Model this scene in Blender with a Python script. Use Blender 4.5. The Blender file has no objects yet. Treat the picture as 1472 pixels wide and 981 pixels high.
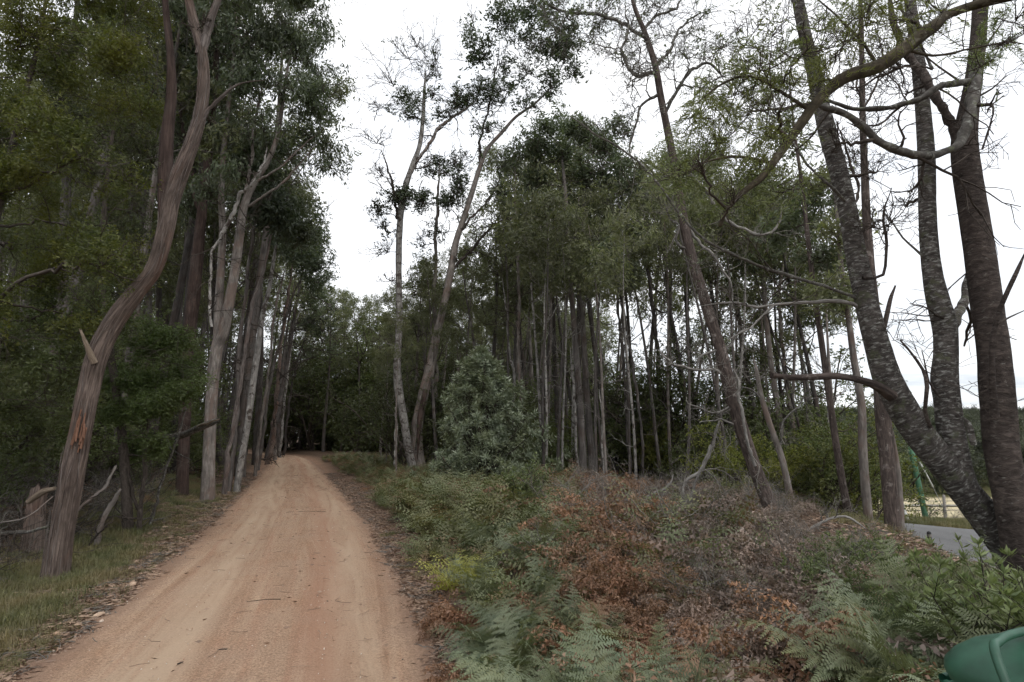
import bpy, math, random
import numpy as np

SC = bpy.context.scene
COL = SC.collection
F, W0, H0, EYE = 850.0, 1472.0, 981.0, 1.8
PITCH = math.atan(138.0 / F)
CP, SP = math.cos(PITCH), math.sin(PITCH)


def P(px, py, d):
    """ray through the view at ground distance d; returns point, axis depth"""
    a, b = (px - W0 / 2) / F, (H0 / 2 - py) / F
    dy = CP - b * SP
    s = d / dy
    return np.array([a * s, d, EYE + (SP + b * CP) * s]), s / math.sqrt(1 + a * a)


def proj(x, y, z):
    zz = z - EYE
    dep = y * CP + zz * SP
    up = -y * SP + zz * CP
    return W0 / 2 + F * x / dep, H0 / 2 - F * up / dep


def ss(a, b, x):
    t = np.clip((np.asarray(x, float) - a) / (b - a), 0, 1)
    return t * t * (3 - 2 * t)


# ------------------------------------------------------------------ terrain
RC = [(-6, -0.4), (0, -0.75), (4.3, -1.95), (8, -3.05), (14, -5.05), (21, -7.6), (30, -10.9), (40, -14.6), (50, -18.4), (58, -22.0), (66, -27.5), (74, -35.0), (84, -46), (100, -68)]
RCY = np.array([c[0] for c in RC], float)
RCX = np.array([c[1] for c in RC], float)


def road_x(y):
    return np.interp(y, RCY, RCX)


VN = {}


def vnoise(x, y, s, seed=0):
    """cheap smooth noise, about -1..1"""
    if seed not in VN:
        r = np.random.RandomState(seed)
        VN[seed] = [(*r.uniform(-1, 1, 2), r.uniform(0, 6.28)) for k in range(5)]
    v = 0
    for k, (a, b, c) in enumerate(VN[seed]):
        v = v + np.sin((a * x + b * y) * s * (1 + k * .6) + c) / (1 + k * .45)
    return v / 2.4


def terr(x, y):
    x = np.asarray(x, float)
    y = np.asarray(y, float)
    u = x - road_x(y)
    drop = 1.2 + 0.08 * np.clip(y - 20, 0, 42)
    x0 = np.interp(y, [2, 4, 7, 10, 13], [2.7, 3.3, 4.2, 5.7, 7.2])
    s = ss(0, 3.5, x - x0) * ss(-30, 3, y)
    z = -s * drop
    z = z + 0.30 * ss(1.9, 4.0, u) * (1 - ss(5.5, 8.0, x))           # fern bank
    z = z + 0.38 * ss(2.0, 5.0, -u) * ss(9, 16, y) + 0.02 * ss(1.6, 2.2, -u)
    off = ss(1.9, 3.5, np.abs(u))
    z = z + 0.07 * vnoise(x, y, 1.3, 3) * off * (1 - ss(8, 10, x) * (1 - ss(60, 80, y)))
    z = z + 0.25 * vnoise(x, y, .25, 5) * ss(5, 12, np.abs(u)) * (1 - ss(6, 8, x))
    hill = ss(66, 190, y) * ss(18, 55, x + (y - 66) * .15)
    z = z + hill * (5.0 + 1.6 * vnoise(x, y, .03, 7))
    z = z + ss(260, 620, y) * ss(60, 330, x) * 19 * (0.8 + .35 * vnoise(x, y, .008, 9))
    return z


# ------------------------------------------------------------------ mesh kit
class MB:
    def __init__(s):
        s.v, s.q, s.t, s.bc, s.rq, s.rt, s.n = [], [], [], [], [], [], 0
        s.pend = {}

    def add(s, v, q=None, t=None, bc=None, rnd=None):
        v = np.asarray(v, np.float32).reshape(-1, 3)
        if q is not None and len(q):
            q = np.asarray(q, np.int32).reshape(-1, 4)
            s.q.append(q + s.n)
            s.rq.append(np.full(len(q), .5, np.float32) if rnd is None else np.broadcast_to(np.asarray(rnd, np.float32), (len(q),)))
        if t is not None and len(t):
            t = np.asarray(t, np.int32).reshape(-1, 3)
            s.t.append(t + s.n)
            s.rt.append(np.full(len(t), .5, np.float32))
        s.v.append(v)
        s.bc.append(np.zeros_like(v) if bc is None else np.asarray(bc, np.float32).reshape(-1, 3))
        s.n += len(v)

    def thin(s, pts, rad, sides):
        s.pend.setdefault((len(pts), sides), []).append((pts, rad))

    def flush(s):
        for (n, k), rows in s.pend.items():
            Pt = np.array([r[0] for r in rows], float)
            R = np.array([np.broadcast_to(r[1], (n,)) for r in rows], float)
            m = len(rows)
            T = np.gradient(Pt, axis=1)
            T /= np.linalg.norm(T, axis=2, keepdims=True) + 1e-9
            ref = np.where(np.abs(T[:, :1, 1:2]) < .8, np.array([[[0, 1.0, 0]]]), np.array([[[1.0, 0, 0]]]))
            U = np.cross(T, np.broadcast_to(ref, T.shape))
            U /= np.linalg.norm(U, axis=2, keepdims=True) + 1e-9
            V = np.cross(T, U)
            th = np.linspace(0, 2 * np.pi, k, endpoint=False)
            ring = Pt[:, :, None] + R[:, :, None, None] * (np.cos(th)[None, None, :, None] * U[:, :, None] + np.sin(th)[None, None, :, None] * V[:, :, None])
            i = (np.arange(m)[:, None, None] * n + np.arange(n - 1)[None, :, None]) * k
            j = np.arange(k)[None, None]
            j2 = (j + 1) % k
            q = np.stack([i + j, i + j2, i + k + j2, i + k + j], -1).reshape(-1, 4)
            S = np.linspace(0, 1, n)[None, :, None] * np.ones((m, 1, k))
            bc = np.stack([np.cos(th)[None, None] * R[:, :, None], np.sin(th)[None, None] * R[:, :, None], S], -1)
            s.add(ring.reshape(-1, 3), q, None, bc.reshape(-1, 3))
        s.pend = {}

    def empty(s):
        return s.n == 0 and not s.pend

    def mesh(s, name, mats, smooth=False, attrs=True):
        s.flush()
        me = bpy.data.meshes.new(name)
        v = np.concatenate(s.v)
        q = np.concatenate(s.q) if s.q else np.zeros((0, 4), np.int32)
        t = np.concatenate(s.t) if s.t else np.zeros((0, 3), np.int32)
        me.vertices.add(len(v))
        me.vertices.foreach_set('co', v.ravel())
        me.loops.add(q.size + t.size)
        me.loops.foreach_set('vertex_index', np.concatenate([q.ravel(), t.ravel()]).astype(np.int32))
        me.polygons.add(len(q) + len(t))
        st = np.concatenate([np.arange(len(q)) * 4, q.size + np.arange(len(t)) * 3]).astype(np.int32)
        me.polygons.foreach_set('loop_start', st)
        if smooth:
            me.polygons.foreach_set('use_smooth', np.ones(len(st), bool))
        if attrs:
            a = me.attributes.new('bc', 'FLOAT_VECTOR', 'POINT')
            a.data.foreach_set('vector', np.concatenate(s.bc).ravel())
            a = me.attributes.new('rnd', 'FLOAT', 'FACE')
            r = [x for x in s.rq] + [x for x in s.rt]
            a.data.foreach_set('value', np.concatenate(r).astype(np.float32))
        me.update(calc_edges=True)
        for m in (mats if isinstance(mats, (list, tuple)) else [mats]):
            me.materials.append(m)
        return me

    def build(s, name, mats, parent=None, smooth=False, loc=None):
        s.flush()
        if loc is not None:
            for v in s.v:
                v -= np.asarray(loc, np.float32)
        me = s.mesh(name, mats, smooth)
        o = bpy.data.objects.new(name, me)
        COL.objects.link(o)
        if parent is not None:
            o.parent = parent
        return o


def tag(o, label=None, cat=None, group=None, kind=None):
    if label: o['label'] = label
    if cat: o['category'] = cat
    if group: o['group'] = group
    if kind: o['kind'] = kind
    return o


def empty(name, loc, label=None, cat=None, group=None):
    o = bpy.data.objects.new(name, None)
    COL.objects.link(o)
    o.location = [float(c) for c in loc]
    o.empty_display_size = .2
    return tag(o, label, cat, group)


def copy_tree(o, parent=None):
    c = o.copy()
    COL.objects.link(c)
    c.parent = parent
    for ch in list(o.children):
        copy_tree(ch, c)
    return c


def unit(v):
    v = np.asarray(v, float)
    return v / (np.linalg.norm(v) + 1e-9)


def crom(pts, per=6, even=None):
    """Catmull-Rom through rows (any columns)"""
    p = np.asarray(pts, float)
    if len(p) < 3:
        n = max(2, per + 1)
        t = np.linspace(0, 1, n)[:, None]
        return p[0] * (1 - t) + p[-1] * t
    e = np.vstack([2 * p[0] - p[1], p, 2 * p[-1] - p[-2]])
    out = []
    for i in range(1, len(e) - 2):
        k = per
        if even:
            k = max(2, int(np.linalg.norm((e[i + 1] - e[i])[:3]) / even))
        t = np.linspace(0, 1, k, endpoint=False)[:, None]
        a, b, c, d = e[i - 1], e[i], e[i + 1], e[i + 2]
        out.append(.5 * ((2 * b) + (-a + c) * t + (2 * a - 5 * b + 4 * c - d) * t ** 2 + (-a + 3 * b - 3 * c + d) * t ** 3))
    out.append(p[-1:])
    return np.vstack(out)


def tube(mb, pts, rad, sides=6, ridge=0.0, seed=0, cap=True, flare=0.0, ridgefreq=7, rings=0.0, jag=0.0):
    pts = np.asarray(pts, float)
    n = len(pts)
    rad = np.broadcast_to(np.asarray(rad, float), (n,))
    tan = np.gradient(pts, axis=0)
    tan /= (np.linalg.norm(tan, axis=1, keepdims=True) + 1e-9)
    up = np.array([0.0, -1, 0]) if abs(tan[0][1]) < .9 else np.array([1.0, 0, 0])
    U = np.zeros((n, 3))
    u = up - tan[0] * np.dot(up, tan[0])
    for i in range(n):
        u = u - tan[i] * np.dot(u, tan[i])
        u = u / (np.linalg.norm(u) + 1e-9)
        U[i] = u
    V = np.cross(tan, U)
    th = np.linspace(0, 2 * np.pi, sides, endpoint=False)
    seg = np.concatenate([[0], np.cumsum(np.linalg.norm(np.diff(pts, axis=0), axis=1))])
    R = np.repeat(rad[:, None], sides, 1)
    T = np.repeat(th[None], n, 0)
    S = np.repeat(seg[:, None], sides, 1)
    if ridge:
        rs = np.random.RandomState(seed)
        m = 0
        for k in range(7):
            f = rs.randint(2, 4 + ridgefreq)
            m = m + np.sin(f * T + rs.uniform(-1.5, 1.5) * S + rs.uniform(0, 6.28) + 1.1 * np.sin(S * rs.uniform(1, 4) + rs.uniform(0, 6))) * (1.0 / (1 + .12 * f))
        R = R * (1 + ridge * m / 3)
        R = R * (1 + ridge * .8 * np.sin(2 * T + S * 2.3 + seed) * np.sin(S * 3.1 + seed))
    if rings:
        rs = np.random.RandomState(seed + 9)
        m = 0
        for k in range(5):
            m = m + np.sin(rs.uniform(18, 60) * S + rs.uniform(0, 6) + np.sin(T * rs.randint(1, 4) + rs.uniform(0, 6)) * 1.8)
        R = R * (1 + rings * m / 5)
    if flare:
        R = R * (1 + flare * np.exp(-S / .35) * (.55 + .45 * np.sin(4 * T + seed) + .2 * np.sin(7 * T)))
    ring = pts[:, None, :] + R[..., None] * (np.cos(T)[..., None] * U[:, None, :] + np.sin(T)[..., None] * V[:, None, :])
    if jag:
        rs = np.random.RandomState(seed + 3)
        ring[-1] += tan[-1] * (rs.uniform(0, jag, sides)[:, None])
        ring[-2] += tan[-1] * (rs.uniform(0, jag * .3, sides)[:, None])
    bc = np.stack([np.cos(T) * R, np.sin(T) * R, S + seed * .37], -1)
    i = np.arange(n - 1)[:, None] * sides
    j = np.arange(sides)[None]
    j2 = (j + 1) % sides
    q = np.stack([i + j, i + j2, i + sides + j2, i + sides + j], -1).reshape(-1, 4)
    v = ring.reshape(-1, 3)
    b = bc.reshape(-1, 3)
    t = None
    if cap:
        c = len(v)
        v = np.vstack([v, pts[-1] + (tan[-1] * rad[-1] * (.1 if jag else .5))])
        b = np.vstack([b, [[0, 0, seg[-1]]]])
        k = (n - 1) * sides
        t = np.array([[k + a, k + (a + 1) % sides, c] for a in range(sides)])
    mb.add(v, q, t, b)
    return ring


def leaves(mb, C, L, Wd, rs, droop=.6, D=None, spread=1.0):
    """one pointed four-sided leaf per centre"""
    C = np.asarray(C, float)
    n = len(C)
    d = rs.normal(size=(n, 3)) * spread
    if D is not None:
        d = d + D
    d[:, 2] -= droop
    d /= np.linalg.norm(d, axis=1, keepdims=True)
    s = np.cross(d, rs.normal(size=(n, 3)))
    s /= np.linalg.norm(s, axis=1, keepdims=True) + 1e-9
    l = (L * rs.uniform(.6, 1.25, n))[:, None]
    w = (Wd * rs.uniform(.6, 1.25, n))[:, None] * .5
    nrm = np.cross(d, s)
    mid = C + d * l * .42 + nrm * l * .06
    v = np.stack([C, mid + s * w, C + d * l, mid - s * w], 1).reshape(-1, 3)
    mb.add(v, np.arange(n * 4).reshape(-1, 4), None, None, rs.uniform(0, 1, n))


# ------------------------------------------------------------------ materials
def mat(name):
    m = bpy.data.materials.new(name)
    m.use_nodes = True
    nt = m.node_tree
    nt.nodes.clear()
    out = nt.nodes.new('ShaderNodeOutputMaterial')
    return m, nt, out


def nd(nt, t, **k):
    n = nt.nodes.new(t)
    for a, b in k.items():
        setattr(n, a, b)
    return n


def ramp(nt, stops, src=None, interp='LINEAR'):
    r = nd(nt, 'ShaderNodeValToRGB')
    r.color_ramp.interpolation = interp
    e = r.color_ramp.elements
    while len(e) < len(stops):
        e.new(.5)
    for i, (p, c) in enumerate(stops):
        e[i].position = p
        e[i].color = (c[0], c[1], c[2], 1) if not isinstance(c, (int, float)) else (c, c, c, 1)
    if src is not None:
        nt.links.new(src, r.inputs['Fac'])
    return r


def noise(nt, vec, scale, detail=4, rough=.6, dist=0.0):
    n = nd(nt, 'ShaderNodeTexNoise')
    n.inputs['Scale'].default_value = scale
    n.inputs['Detail'].default_value = detail
    n.inputs['Roughness'].default_value = rough
    n.inputs['Distortion'].default_value = dist
    if vec is not None:
        nt.links.new(vec, n.inputs['Vector'])
    return n


def mapping(nt, vec, scale=(1, 1, 1), loc=(0, 0, 0)):
    m = nd(nt, 'ShaderNodeMapping')
    m.inputs['Scale'].default_value = scale
    m.inputs['Location'].default_value = loc
    nt.links.new(vec, m.inputs['Vector'])
    return m


def mix(nt, f, a, b, mode='MIX'):
    m = nd(nt, 'ShaderNodeMix', data_type='RGBA', blend_type=mode)
    for s, v in ((m.inputs[0], f), (m.inputs[6], a), (m.inputs[7], b)):
        if isinstance(v, bpy.types.NodeSocket):
            nt.links.new(v, s)
        elif isinstance(v, (int, float)):
            s.default_value = v
        else:
            s.default_value = (v[0], v[1], v[2], 1)
    return m.outputs[2]


def bump(nt, h, strength, dist=.02, nrm=None):
    b = nd(nt, 'ShaderNodeBump')
    b.inputs['Strength'].default_value = strength
    b.inputs['Distance'].default_value = dist
    nt.links.new(h, b.inputs['Height'])
    if nrm is not None:
        nt.links.new(nrm, b.inputs['Normal'])
    return b.outputs[0]


def principled(nt, out, col, rough=.8, spec=.25, nrm=None):
    p = nd(nt, 'ShaderNodeBsdfPrincipled')
    if isinstance(col, bpy.types.NodeSocket):
        nt.links.new(col, p.inputs['Base Color'])
    else:
        p.inputs['Base Color'].default_value = (*col, 1)
    if isinstance(rough, bpy.types.NodeSocket):
        nt.links.new(rough, p.inputs['Roughness'])
    else:
        p.inputs['Roughness'].default_value = rough
    p.inputs['Specular IOR Level'].default_value = spec
    if nrm is not None:
        nt.links.new(nrm, p.inputs['Normal'])
    if out is not None:
        nt.links.new(p.outputs[0], out.inputs[0])
    return p


def leaf_mat(name, a, b, c=None, trans=.28, rough=.5, spec=.4, objvar=.25, clump=.9, dead=None):
    """a..b per leaf, drifting to c by clump"""
    m, nt, out = mat(name)
    at = nd(nt, 'ShaderNodeAttribute', attribute_name='rnd')
    col = mix(nt, at.outputs['Fac'], a, b)
    geo = nd(nt, 'ShaderNodeNewGeometry')
    if c is not None:
        n = noise(nt, geo.outputs['Position'], clump, 3)
        r = ramp(nt, [(.42, 0.0), (.66, 1.0)], n.outputs[0])
        col = mix(nt, r.outputs[0], col, c)
    if dead is not None:
        col = mix(nt, ramp(nt, [(.92, 0.0), (.94, 1.0)], at.outputs['Fac']).outputs[0], col, dead)
    oi = nd(nt, 'ShaderNodeObjectInfo')
    hsv = nd(nt, 'ShaderNodeHueSaturation')
    mr = nd(nt, 'ShaderNodeMapRange')
    mr.inputs[3].default_value = 1 - objvar
    mr.inputs[4].default_value = 1 + objvar
    nt.links.new(oi.outputs['Random'], mr.inputs[0])
    nt.links.new(mr.outputs[0], hsv.inputs['Value'])
    nt.links.new(col, hsv.inputs['Color'])
    col = hsv.outputs[0]
    p = principled(nt, None, col, rough, spec)
    if trans:
        tr = nd(nt, 'ShaderNodeBsdfTranslucent')
        nt.links.new(mix(nt, 1.0, col, (1.0, 1.1, .55), 'MULTIPLY'), tr.inputs[0])
        ms = nd(nt, 'ShaderNodeMixShader')
        ms.inputs[0].default_value = trans
        nt.links.new(p.outputs[0], ms.inputs[1])
        nt.links.new(tr.outputs[0], ms.inputs[2])
        nt.links.new(ms.outputs[0], out.inputs[0])
    else:
        nt.links.new(p.outputs[0], out.inputs[0])
    return m


def bark_mat(name, dark, light, patch=None, sc=(34, 34, 3.2), bstr=.9, bd=.02, pscale=3.0, pth=(.5, .62), rough=.92, objvar=.18, moss=None, pvec=None):
    m, nt, out = mat(name)
    at = nd(nt, 'ShaderNodeAttribute', attribute_name='bc')
    mp = mapping(nt, at.outputs['Vector'], sc)
    n1 = noise(nt, mp.outputs[0], 1.0, 6, .65, .6)
    r1 = ramp(nt, [(.3, dark), (.52, [(x + y) * .45 for x, y in zip(dark, light)]), (.72, light)], n1.outputs[0])
    col = r1.outputs[0]
    n3 = noise(nt, at.outputs['Vector'], 2.2, 3)
    col = mix(nt, 1.0, col, ramp(nt, [(.3, .65), (.7, 1.25)], n3.outputs[0]).outputs[0], 'MULTIPLY')
    if patch is not None:
        n2 = noise(nt, mapping(nt, at.outputs['Vector'], pvec or ((1.6, 1.6, .8) if pscale < 4 else (1, 1, 1))).outputs[0], pscale, 5, .6, .4)
        r2 = ramp(nt, [(pth[0], 0.0), (pth[1], 1.0)], n2.outputs[0])
        col = mix(nt, r2.outputs[0], col, mix(nt, 1.0, patch, ramp(nt, [(.3, .7), (.7, 1.15)], n1.outputs[0]).outputs[0], 'MULTIPLY'))
    if moss is not None:
        n4 = noise(nt, at.outputs['Vector'], 9, 5, .7)
        col = mix(nt, ramp(nt, [(.56, 0.0), (.64, .8)], n4.outputs[0]).outputs[0], col, moss)
    oi = nd(nt, 'ShaderNodeObjectInfo')
    hsv = nd(nt, 'ShaderNodeHueSaturation')
    mr = nd(nt, 'ShaderNodeMapRange')
    mr.inputs[3].default_value = 1 - objvar
    mr.inputs[4].default_value = 1 + objvar
    nt.links.new(oi.outputs['Random'], mr.inputs[0])
    nt.links.new(mr.outputs[0], hsv.inputs['Value'])
    nt.links.new(col, hsv.inputs['Color'])
    principled(nt, out, hsv.outputs[0], rough, .15, bump(nt, n1.outputs[0], bstr, bd))
    return m


M = {}
M['stringy'] = bark_mat('stringy_bark', (.04, .028, .023), (.26, .205, .175), (.15, .092, .07), (46, 46, 3.2), 1.0, .035, 1.6, (.52, .7))
M['stringy_pale'] = bark_mat('stringy_pale', (.05, .04, .035), (.30, .26, .24), (.14, .10, .085), (40, 40, 3), 1.0, .03, 1.6, (.5, .7))
M['gum'] = bark_mat('gum_bark', (.10, .085, .075), (.30, .27, .245), (.17, .13, .11), (16, 16, 3), .4, .01, 2.2, (.5, .62))
M['gum_far'] = bark_mat('gum_far_bark', (.05, .043, .04), (.175, .16, .148), (.09, .07, .06), (12, 12, 1.5), .3, .01, 1.5, (.5, .66), objvar=.45)
M['redbark'] = bark_mat('red_bark', (.03, .02, .017), (.115, .08, .068), (.085, .064, .056), (26, 26, 2), .9, .03, 1.8)
M['whitegum'] = bark_mat('white_bark', (.13, .12, .11), (.46, .44, .41), (.09, .075, .065), (18, 18, 5), .4, .01, 5.0, (.53, .6))
M['wattle'] = bark_mat('wattle_bark', (.03, .025, .022), (.15, .135, .125), (.30, .30, .28), (15, 15, 40), 1.0, .02, 1.0, (.52, .66), moss=(.09, .095, .06), pvec=(22, 22, 62))
M['wattle_dark'] = bark_mat('wattle_dark_bark', (.024, .019, .017), (.115, .093, .082), (.19, .18, .165), (16, 16, 34), 1.0, .02, 1.0, (.60, .74), pvec=(20, 20, 55))
M['lichen'] = bark_mat('lichen_branch', (.045, .04, .036), (.17, .16, .145), (.29, .295, .27), (20, 20, 20), .8, .01, 22.0, (.55, .68), moss=(.13, .14, .09))
M['brown_trunk'] = bark_mat('brown_trunk_bark', (.033, .026, .023), (.15, .118, .104), (.25, .22, .2), (26, 26, 5), .9, .02, 8.0, (.58, .7))
M['twig'] = bark_mat('twig_bark', (.03, .024, .02), (.12, .10, .085), None, (30, 30, 10), .3, .005)
M['paletwig'] = bark_mat('pale_twig', (.09, .08, .07), (.30, .28, .25), None, (30, 30, 10), .3, .005)
M['deadwood'] = bark_mat('dead_wood', (.10, .092, .085), (.34, .325, .30), (.20, .18, .16), (26, 26, 6), .6, .01, 12.0, (.55, .68))
M['olivebark'] = bark_mat('olive_bark', (.03, .025, .018), (.12, .10, .07), (.20, .19, .15), (24, 24, 12), .8, .01, 16.0, (.57, .7), moss=(.08, .085, .04))
M['orange'] = bark_mat('fresh_bark', (.10, .055, .038), (.28, .15, .10), None, (60, 60, 5), .8, .01, objvar=.05)
M['cutwood'] = bark_mat('cut_wood', (.10, .075, .055), (.29, .235, .18), None, (50, 50, 8), .6, .01)

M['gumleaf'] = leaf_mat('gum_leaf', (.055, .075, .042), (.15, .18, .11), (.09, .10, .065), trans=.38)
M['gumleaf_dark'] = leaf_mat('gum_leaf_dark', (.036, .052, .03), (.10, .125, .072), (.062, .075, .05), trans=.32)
M['gumleaf_far'] = leaf_mat('gum_leaf_far', (.085, .098, .055), (.20, .21, .125), (.125, .125, .07), trans=.45, objvar=.35)
M['olive'] = leaf_mat('olive_leaf', (.048, .064, .018), (.12, .135, .038), (.135, .135, .026), trans=.4, clump=1.3, objvar=.15)
M['darkshrub'] = leaf_mat('dark_shrub_leaf', (.048, .066, .024), (.12, .145, .052), (.085, .09, .038), trans=.34, objvar=.45)
M['hillleaf'] = leaf_mat('hill_leaf', (.03, .042, .022), (.085, .10, .05), (.055, .06, .035), trans=.2, objvar=.6, clump=.25)
M['green'] = leaf_mat('green_leaf', (.055, .085, .026), (.135, .18, .06), (.085, .11, .036), trans=.35)
M['yellowgreen'] = leaf_mat('yellow_green_leaf', (.08, .10, .018), (.21, .225, .05), (.14, .14, .03), trans=.35)
M['bluegrey'] = leaf_mat('blue_grey_leaf', (.10, .13, .075), (.31, .345, .26), (.16, .18, .10), trans=.2, objvar=.05, clump=1.6)
M['feather'] = leaf_mat('feather_leaf', (.10, .13, .05), (.22, .26, .12), (.16, .17, .06), trans=.4, objvar=.1)
M['leafy'] = leaf_mat('leafy_shrub_leaf', (.08, .11, .045), (.21, .25, .11), (.13, .15, .07), trans=.3, clump=2.5)
M['fern'] = leaf_mat('fern_green', (.09, .105, .045), (.20, .225, .125), (.15, .14, .065), trans=.3, clump=1.2, objvar=.25, dead=(.20, .125, .075))
M['fern_blue'] = leaf_mat('fern_blue', (.085, .112, .062), (.205, .235, .145), (.135, .14, .065), trans=.25, clump=1.8, objvar=.2, dead=(.21, .14, .09))
M['fern_yellow'] = leaf_mat('fern_yellow', (.16, .17, .035), (.36, .34, .09), None, trans=.35, objvar=.1)
M['fern_rust'] = leaf_mat('fern_rust', (.13, .064, .038), (.33, .175, .10), (.25, .16, .105), trans=.2, clump=2.5, objvar=.25)
M['fern_grey'] = leaf_mat('fern_grey', (.13, .098, .08), (.33, .265, .225), (.20, .13, .095), trans=.15, clump=2.0, objvar=.3)
M['grass'] = leaf_mat('grass_blade', (.07, .08, .035), (.19, .19, .085), (.21, .17, .09), trans=.3, clump=1.2)
M['litter'] = leaf_mat('dry_litter', (.10, .06, .04), (.36, .25, .17), (.16, .10, .07), trans=0, clump=2)
# ------------------------------------------------------------------ growth
def cross(a, b):
    return np.array([a[1] * b[2] - a[2] * b[1], a[2] * b[0] - a[0] * b[2], a[0] * b[1] - a[1] * b[0]])


def rot_about(v, axis, ang):
    axis = unit(axis)
    c, s_ = math.cos(ang), math.sin(ang)
    return v * c + cross(axis, v) * s_ + axis * (axis[0] * v[0] + axis[1] * v[1] + axis[2] * v[2]) * (1 - c)


def grow(mb, rs, p, d, L, r, level, maxlev, tips, wob=.12, trop=.03, kids=(4, 4), ang=(.4, .9), sides=(8, 6, 4, 3), rmin=.003, t0=.25, seg=7, flat=1.0):
    """a wandering branch with children; end points go to tips"""
    pts = [p]
    d = unit(d)
    for i in range(seg):
        d = unit(d + rs.normal(size=3) * wob + np.array([0, 0, trop]))
        pts.append(pts[-1] + d * L / seg)
    pts = np.array(pts)
    rad = np.linspace(r, max(rmin, r * (.45 if level < maxlev else .25)), len(pts))
    mb.thin(pts, rad, sides[min(level, len(sides) - 1)])
    if level >= maxlev:
        tips.append(pts[-1])
        tips.append(pts[len(pts) // 2])
        return pts
    k = kids[min(level, len(kids) - 1)]
    for j in range(k):
        t = t0 + (1 - t0) * (j + rs.uniform(.1, .9)) / k
        i = min(len(pts) - 2, int(t * seg))
        q = pts[i] + (pts[i + 1] - pts[i]) * (t * seg - i)
        dd = unit(pts[i + 1] - pts[i])
        ax = unit(cross(dd, rs.normal(size=3)))
        nd_ = rot_about(dd, ax, rs.uniform(*ang))
        nd_[2] *= flat
        grow(mb, rs, q, nd_, L * rs.uniform(.45, .7) * (1.1 - .4 * t), max(rmin, r * rs.uniform(.4, .6)), level + 1, maxlev, tips, wob, trop, kids, ang, sides, rmin, t0, max(3, seg - 2), flat)
    return pts


def leafpuff(mb, rs, tips, n, spread, L, Wd, droop):
    tips = np.asarray(tips, float)
    idx = rs.randint(0, len(tips), n)
    sp = np.asarray(spread, float)
    off = rs.normal(size=(n, 3)) * sp
    g = 6                                   # hanging sprays of a few leaves each
    m = max(1, n // g)
    c = (tips[idx] + off)[:m]
    C = np.repeat(c, g, 0)
    C = C + rs.normal(size=C.shape) * L * .38
    D = np.repeat(rs.normal(size=(m, 3)) * np.array([1, 1, .5]), g, 0) * .9
    leaves(mb, C, L, Wd, rs, droop, D=D, spread=.6)


def gum_proto(seed, H, r0, cs=.45, nl=14000, L=.24, Wd=.062, width=.2, barkm='gum_far', leafm='gumleaf_far', bias=(0, 0, 0), lim=12, droop=.9, lean=.05, puff=.27, dead=5):
    """tall forest eucalypt: bare pole, ascending limbs, clumped crown.  Returns an Empty with trunk, branches, crown"""
    rs = np.random.RandomState(seed)
    root = empty('gum_tree', (0, 0, 0))
    tb, cb = MB(), MB()
    bb = tb
    n = 16
    z = np.linspace(-.3, H * .93, n)
    lx, ly = rs.normal(0, lean, 2)
    a, b = rs.uniform(0, 6, 2)
    t = (z + .3) / H
    path = np.stack([lx * H * t + .012 * H * np.sin(t * 6 + a) * t ** .5, ly * H * t + .012 * H * np.sin(t * 5 + b) * t ** .5, z], 1)
    path[:, :2] -= path[0, :2]
    rad = r0 * (1 - .8 * t ** 1.1)
    tube(tb, crom(path, 3), np.interp(np.linspace(0, 1, (n - 1) * 3 + 1), np.linspace(0, 1, n), rad), 9, ridge=.05, seed=seed, flare=.25)
    cs = min(.72, cs + .02)
    tips = []
    for j in range(lim):
        tt = cs + (.97 - cs) * ((j + rs.uniform(0, .8)) / lim)
        f = tt * (n - 1)
        i = min(n - 2, int(f))
        q = path[i] + (path[i + 1] - path[i]) * (f - i)
        az = j * 2.4 + rs.uniform(-.5, .5)
        el = rs.uniform(.65, 1.1)
        prof = 1.0 - .55 * abs((tt - cs) / (1 - cs) - .45)
        Lb = H * width * prof * rs.uniform(.75, 1.25)
        d = np.array([math.cos(az) * math.cos(el), math.sin(az) * math.cos(el), math.sin(el)]) + np.asarray(bias)
        grow(bb, rs, q, d, Lb, r0 * .34 * (1.1 - tt), 0, 2, tips, .13, .035, (4, 3), (.3, .85), (6, 4, 3), .006, .35, 6)
    for j in range(dead):
        tt = rs.uniform(.2, cs)
        i = int(tt * (n - 1))
        az = rs.uniform(0, 6.28)
        grow(bb, rs, path[i], np.array([math.cos(az), math.sin(az), .4]), rs.uniform(.5, 1.6), .018, 0, 1, [], .25, .02, (3,), (.4, 1), (4, 3), .004, .3, 5)
    tips = np.array(tips)
    keep = rs.uniform(size=len(tips)) < .6
    leafpuff(cb, rs, tips[keep], int(nl * .42), (puff, puff, puff * .62), L, Wd, droop)
    tb.build('trunk', M[barkm], root, True)
    cb.build('crown', M[leafm], root)
    return root


def shrub_proto(seed, Hh, R, nl, L, Wd, leafm, barkm='twig', droop=.3, name='forest_shrub', puff=.22, stems=7, lev=2):
    rs = np.random.RandomState(seed)
    root = empty(name, (0, 0, 0))
    bb, cb = MB(), MB()
    tips = []
    for j in range(stems):
        az = rs.uniform(0, 6.28)
        e = rs.uniform(.5, 1.4)
        d = np.array([math.cos(az) * math.cos(e) * R / Hh * 1.6, math.sin(az) * math.cos(e) * R / Hh * 1.6, math.sin(e)])
        grow(bb, rs, np.array([rs.normal(0, .08), rs.normal(0, .08), -.1]), d, Hh * rs.uniform(.6, 1.0), .025 * Hh / 2, 0, lev, tips, .14, .03, (5, 4), (.4, 1.0), (5, 4, 3), .003, .15, 6)
    tips = np.array(tips)
    tips = tips[tips[:, 2] > .12]
    leafpuff(cb, rs, tips, nl, puff, L, Wd, droop)
    bb.build('stems', M[barkm], root, True)
    cb.build('foliage', M[leafm], root)
    return root


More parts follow.
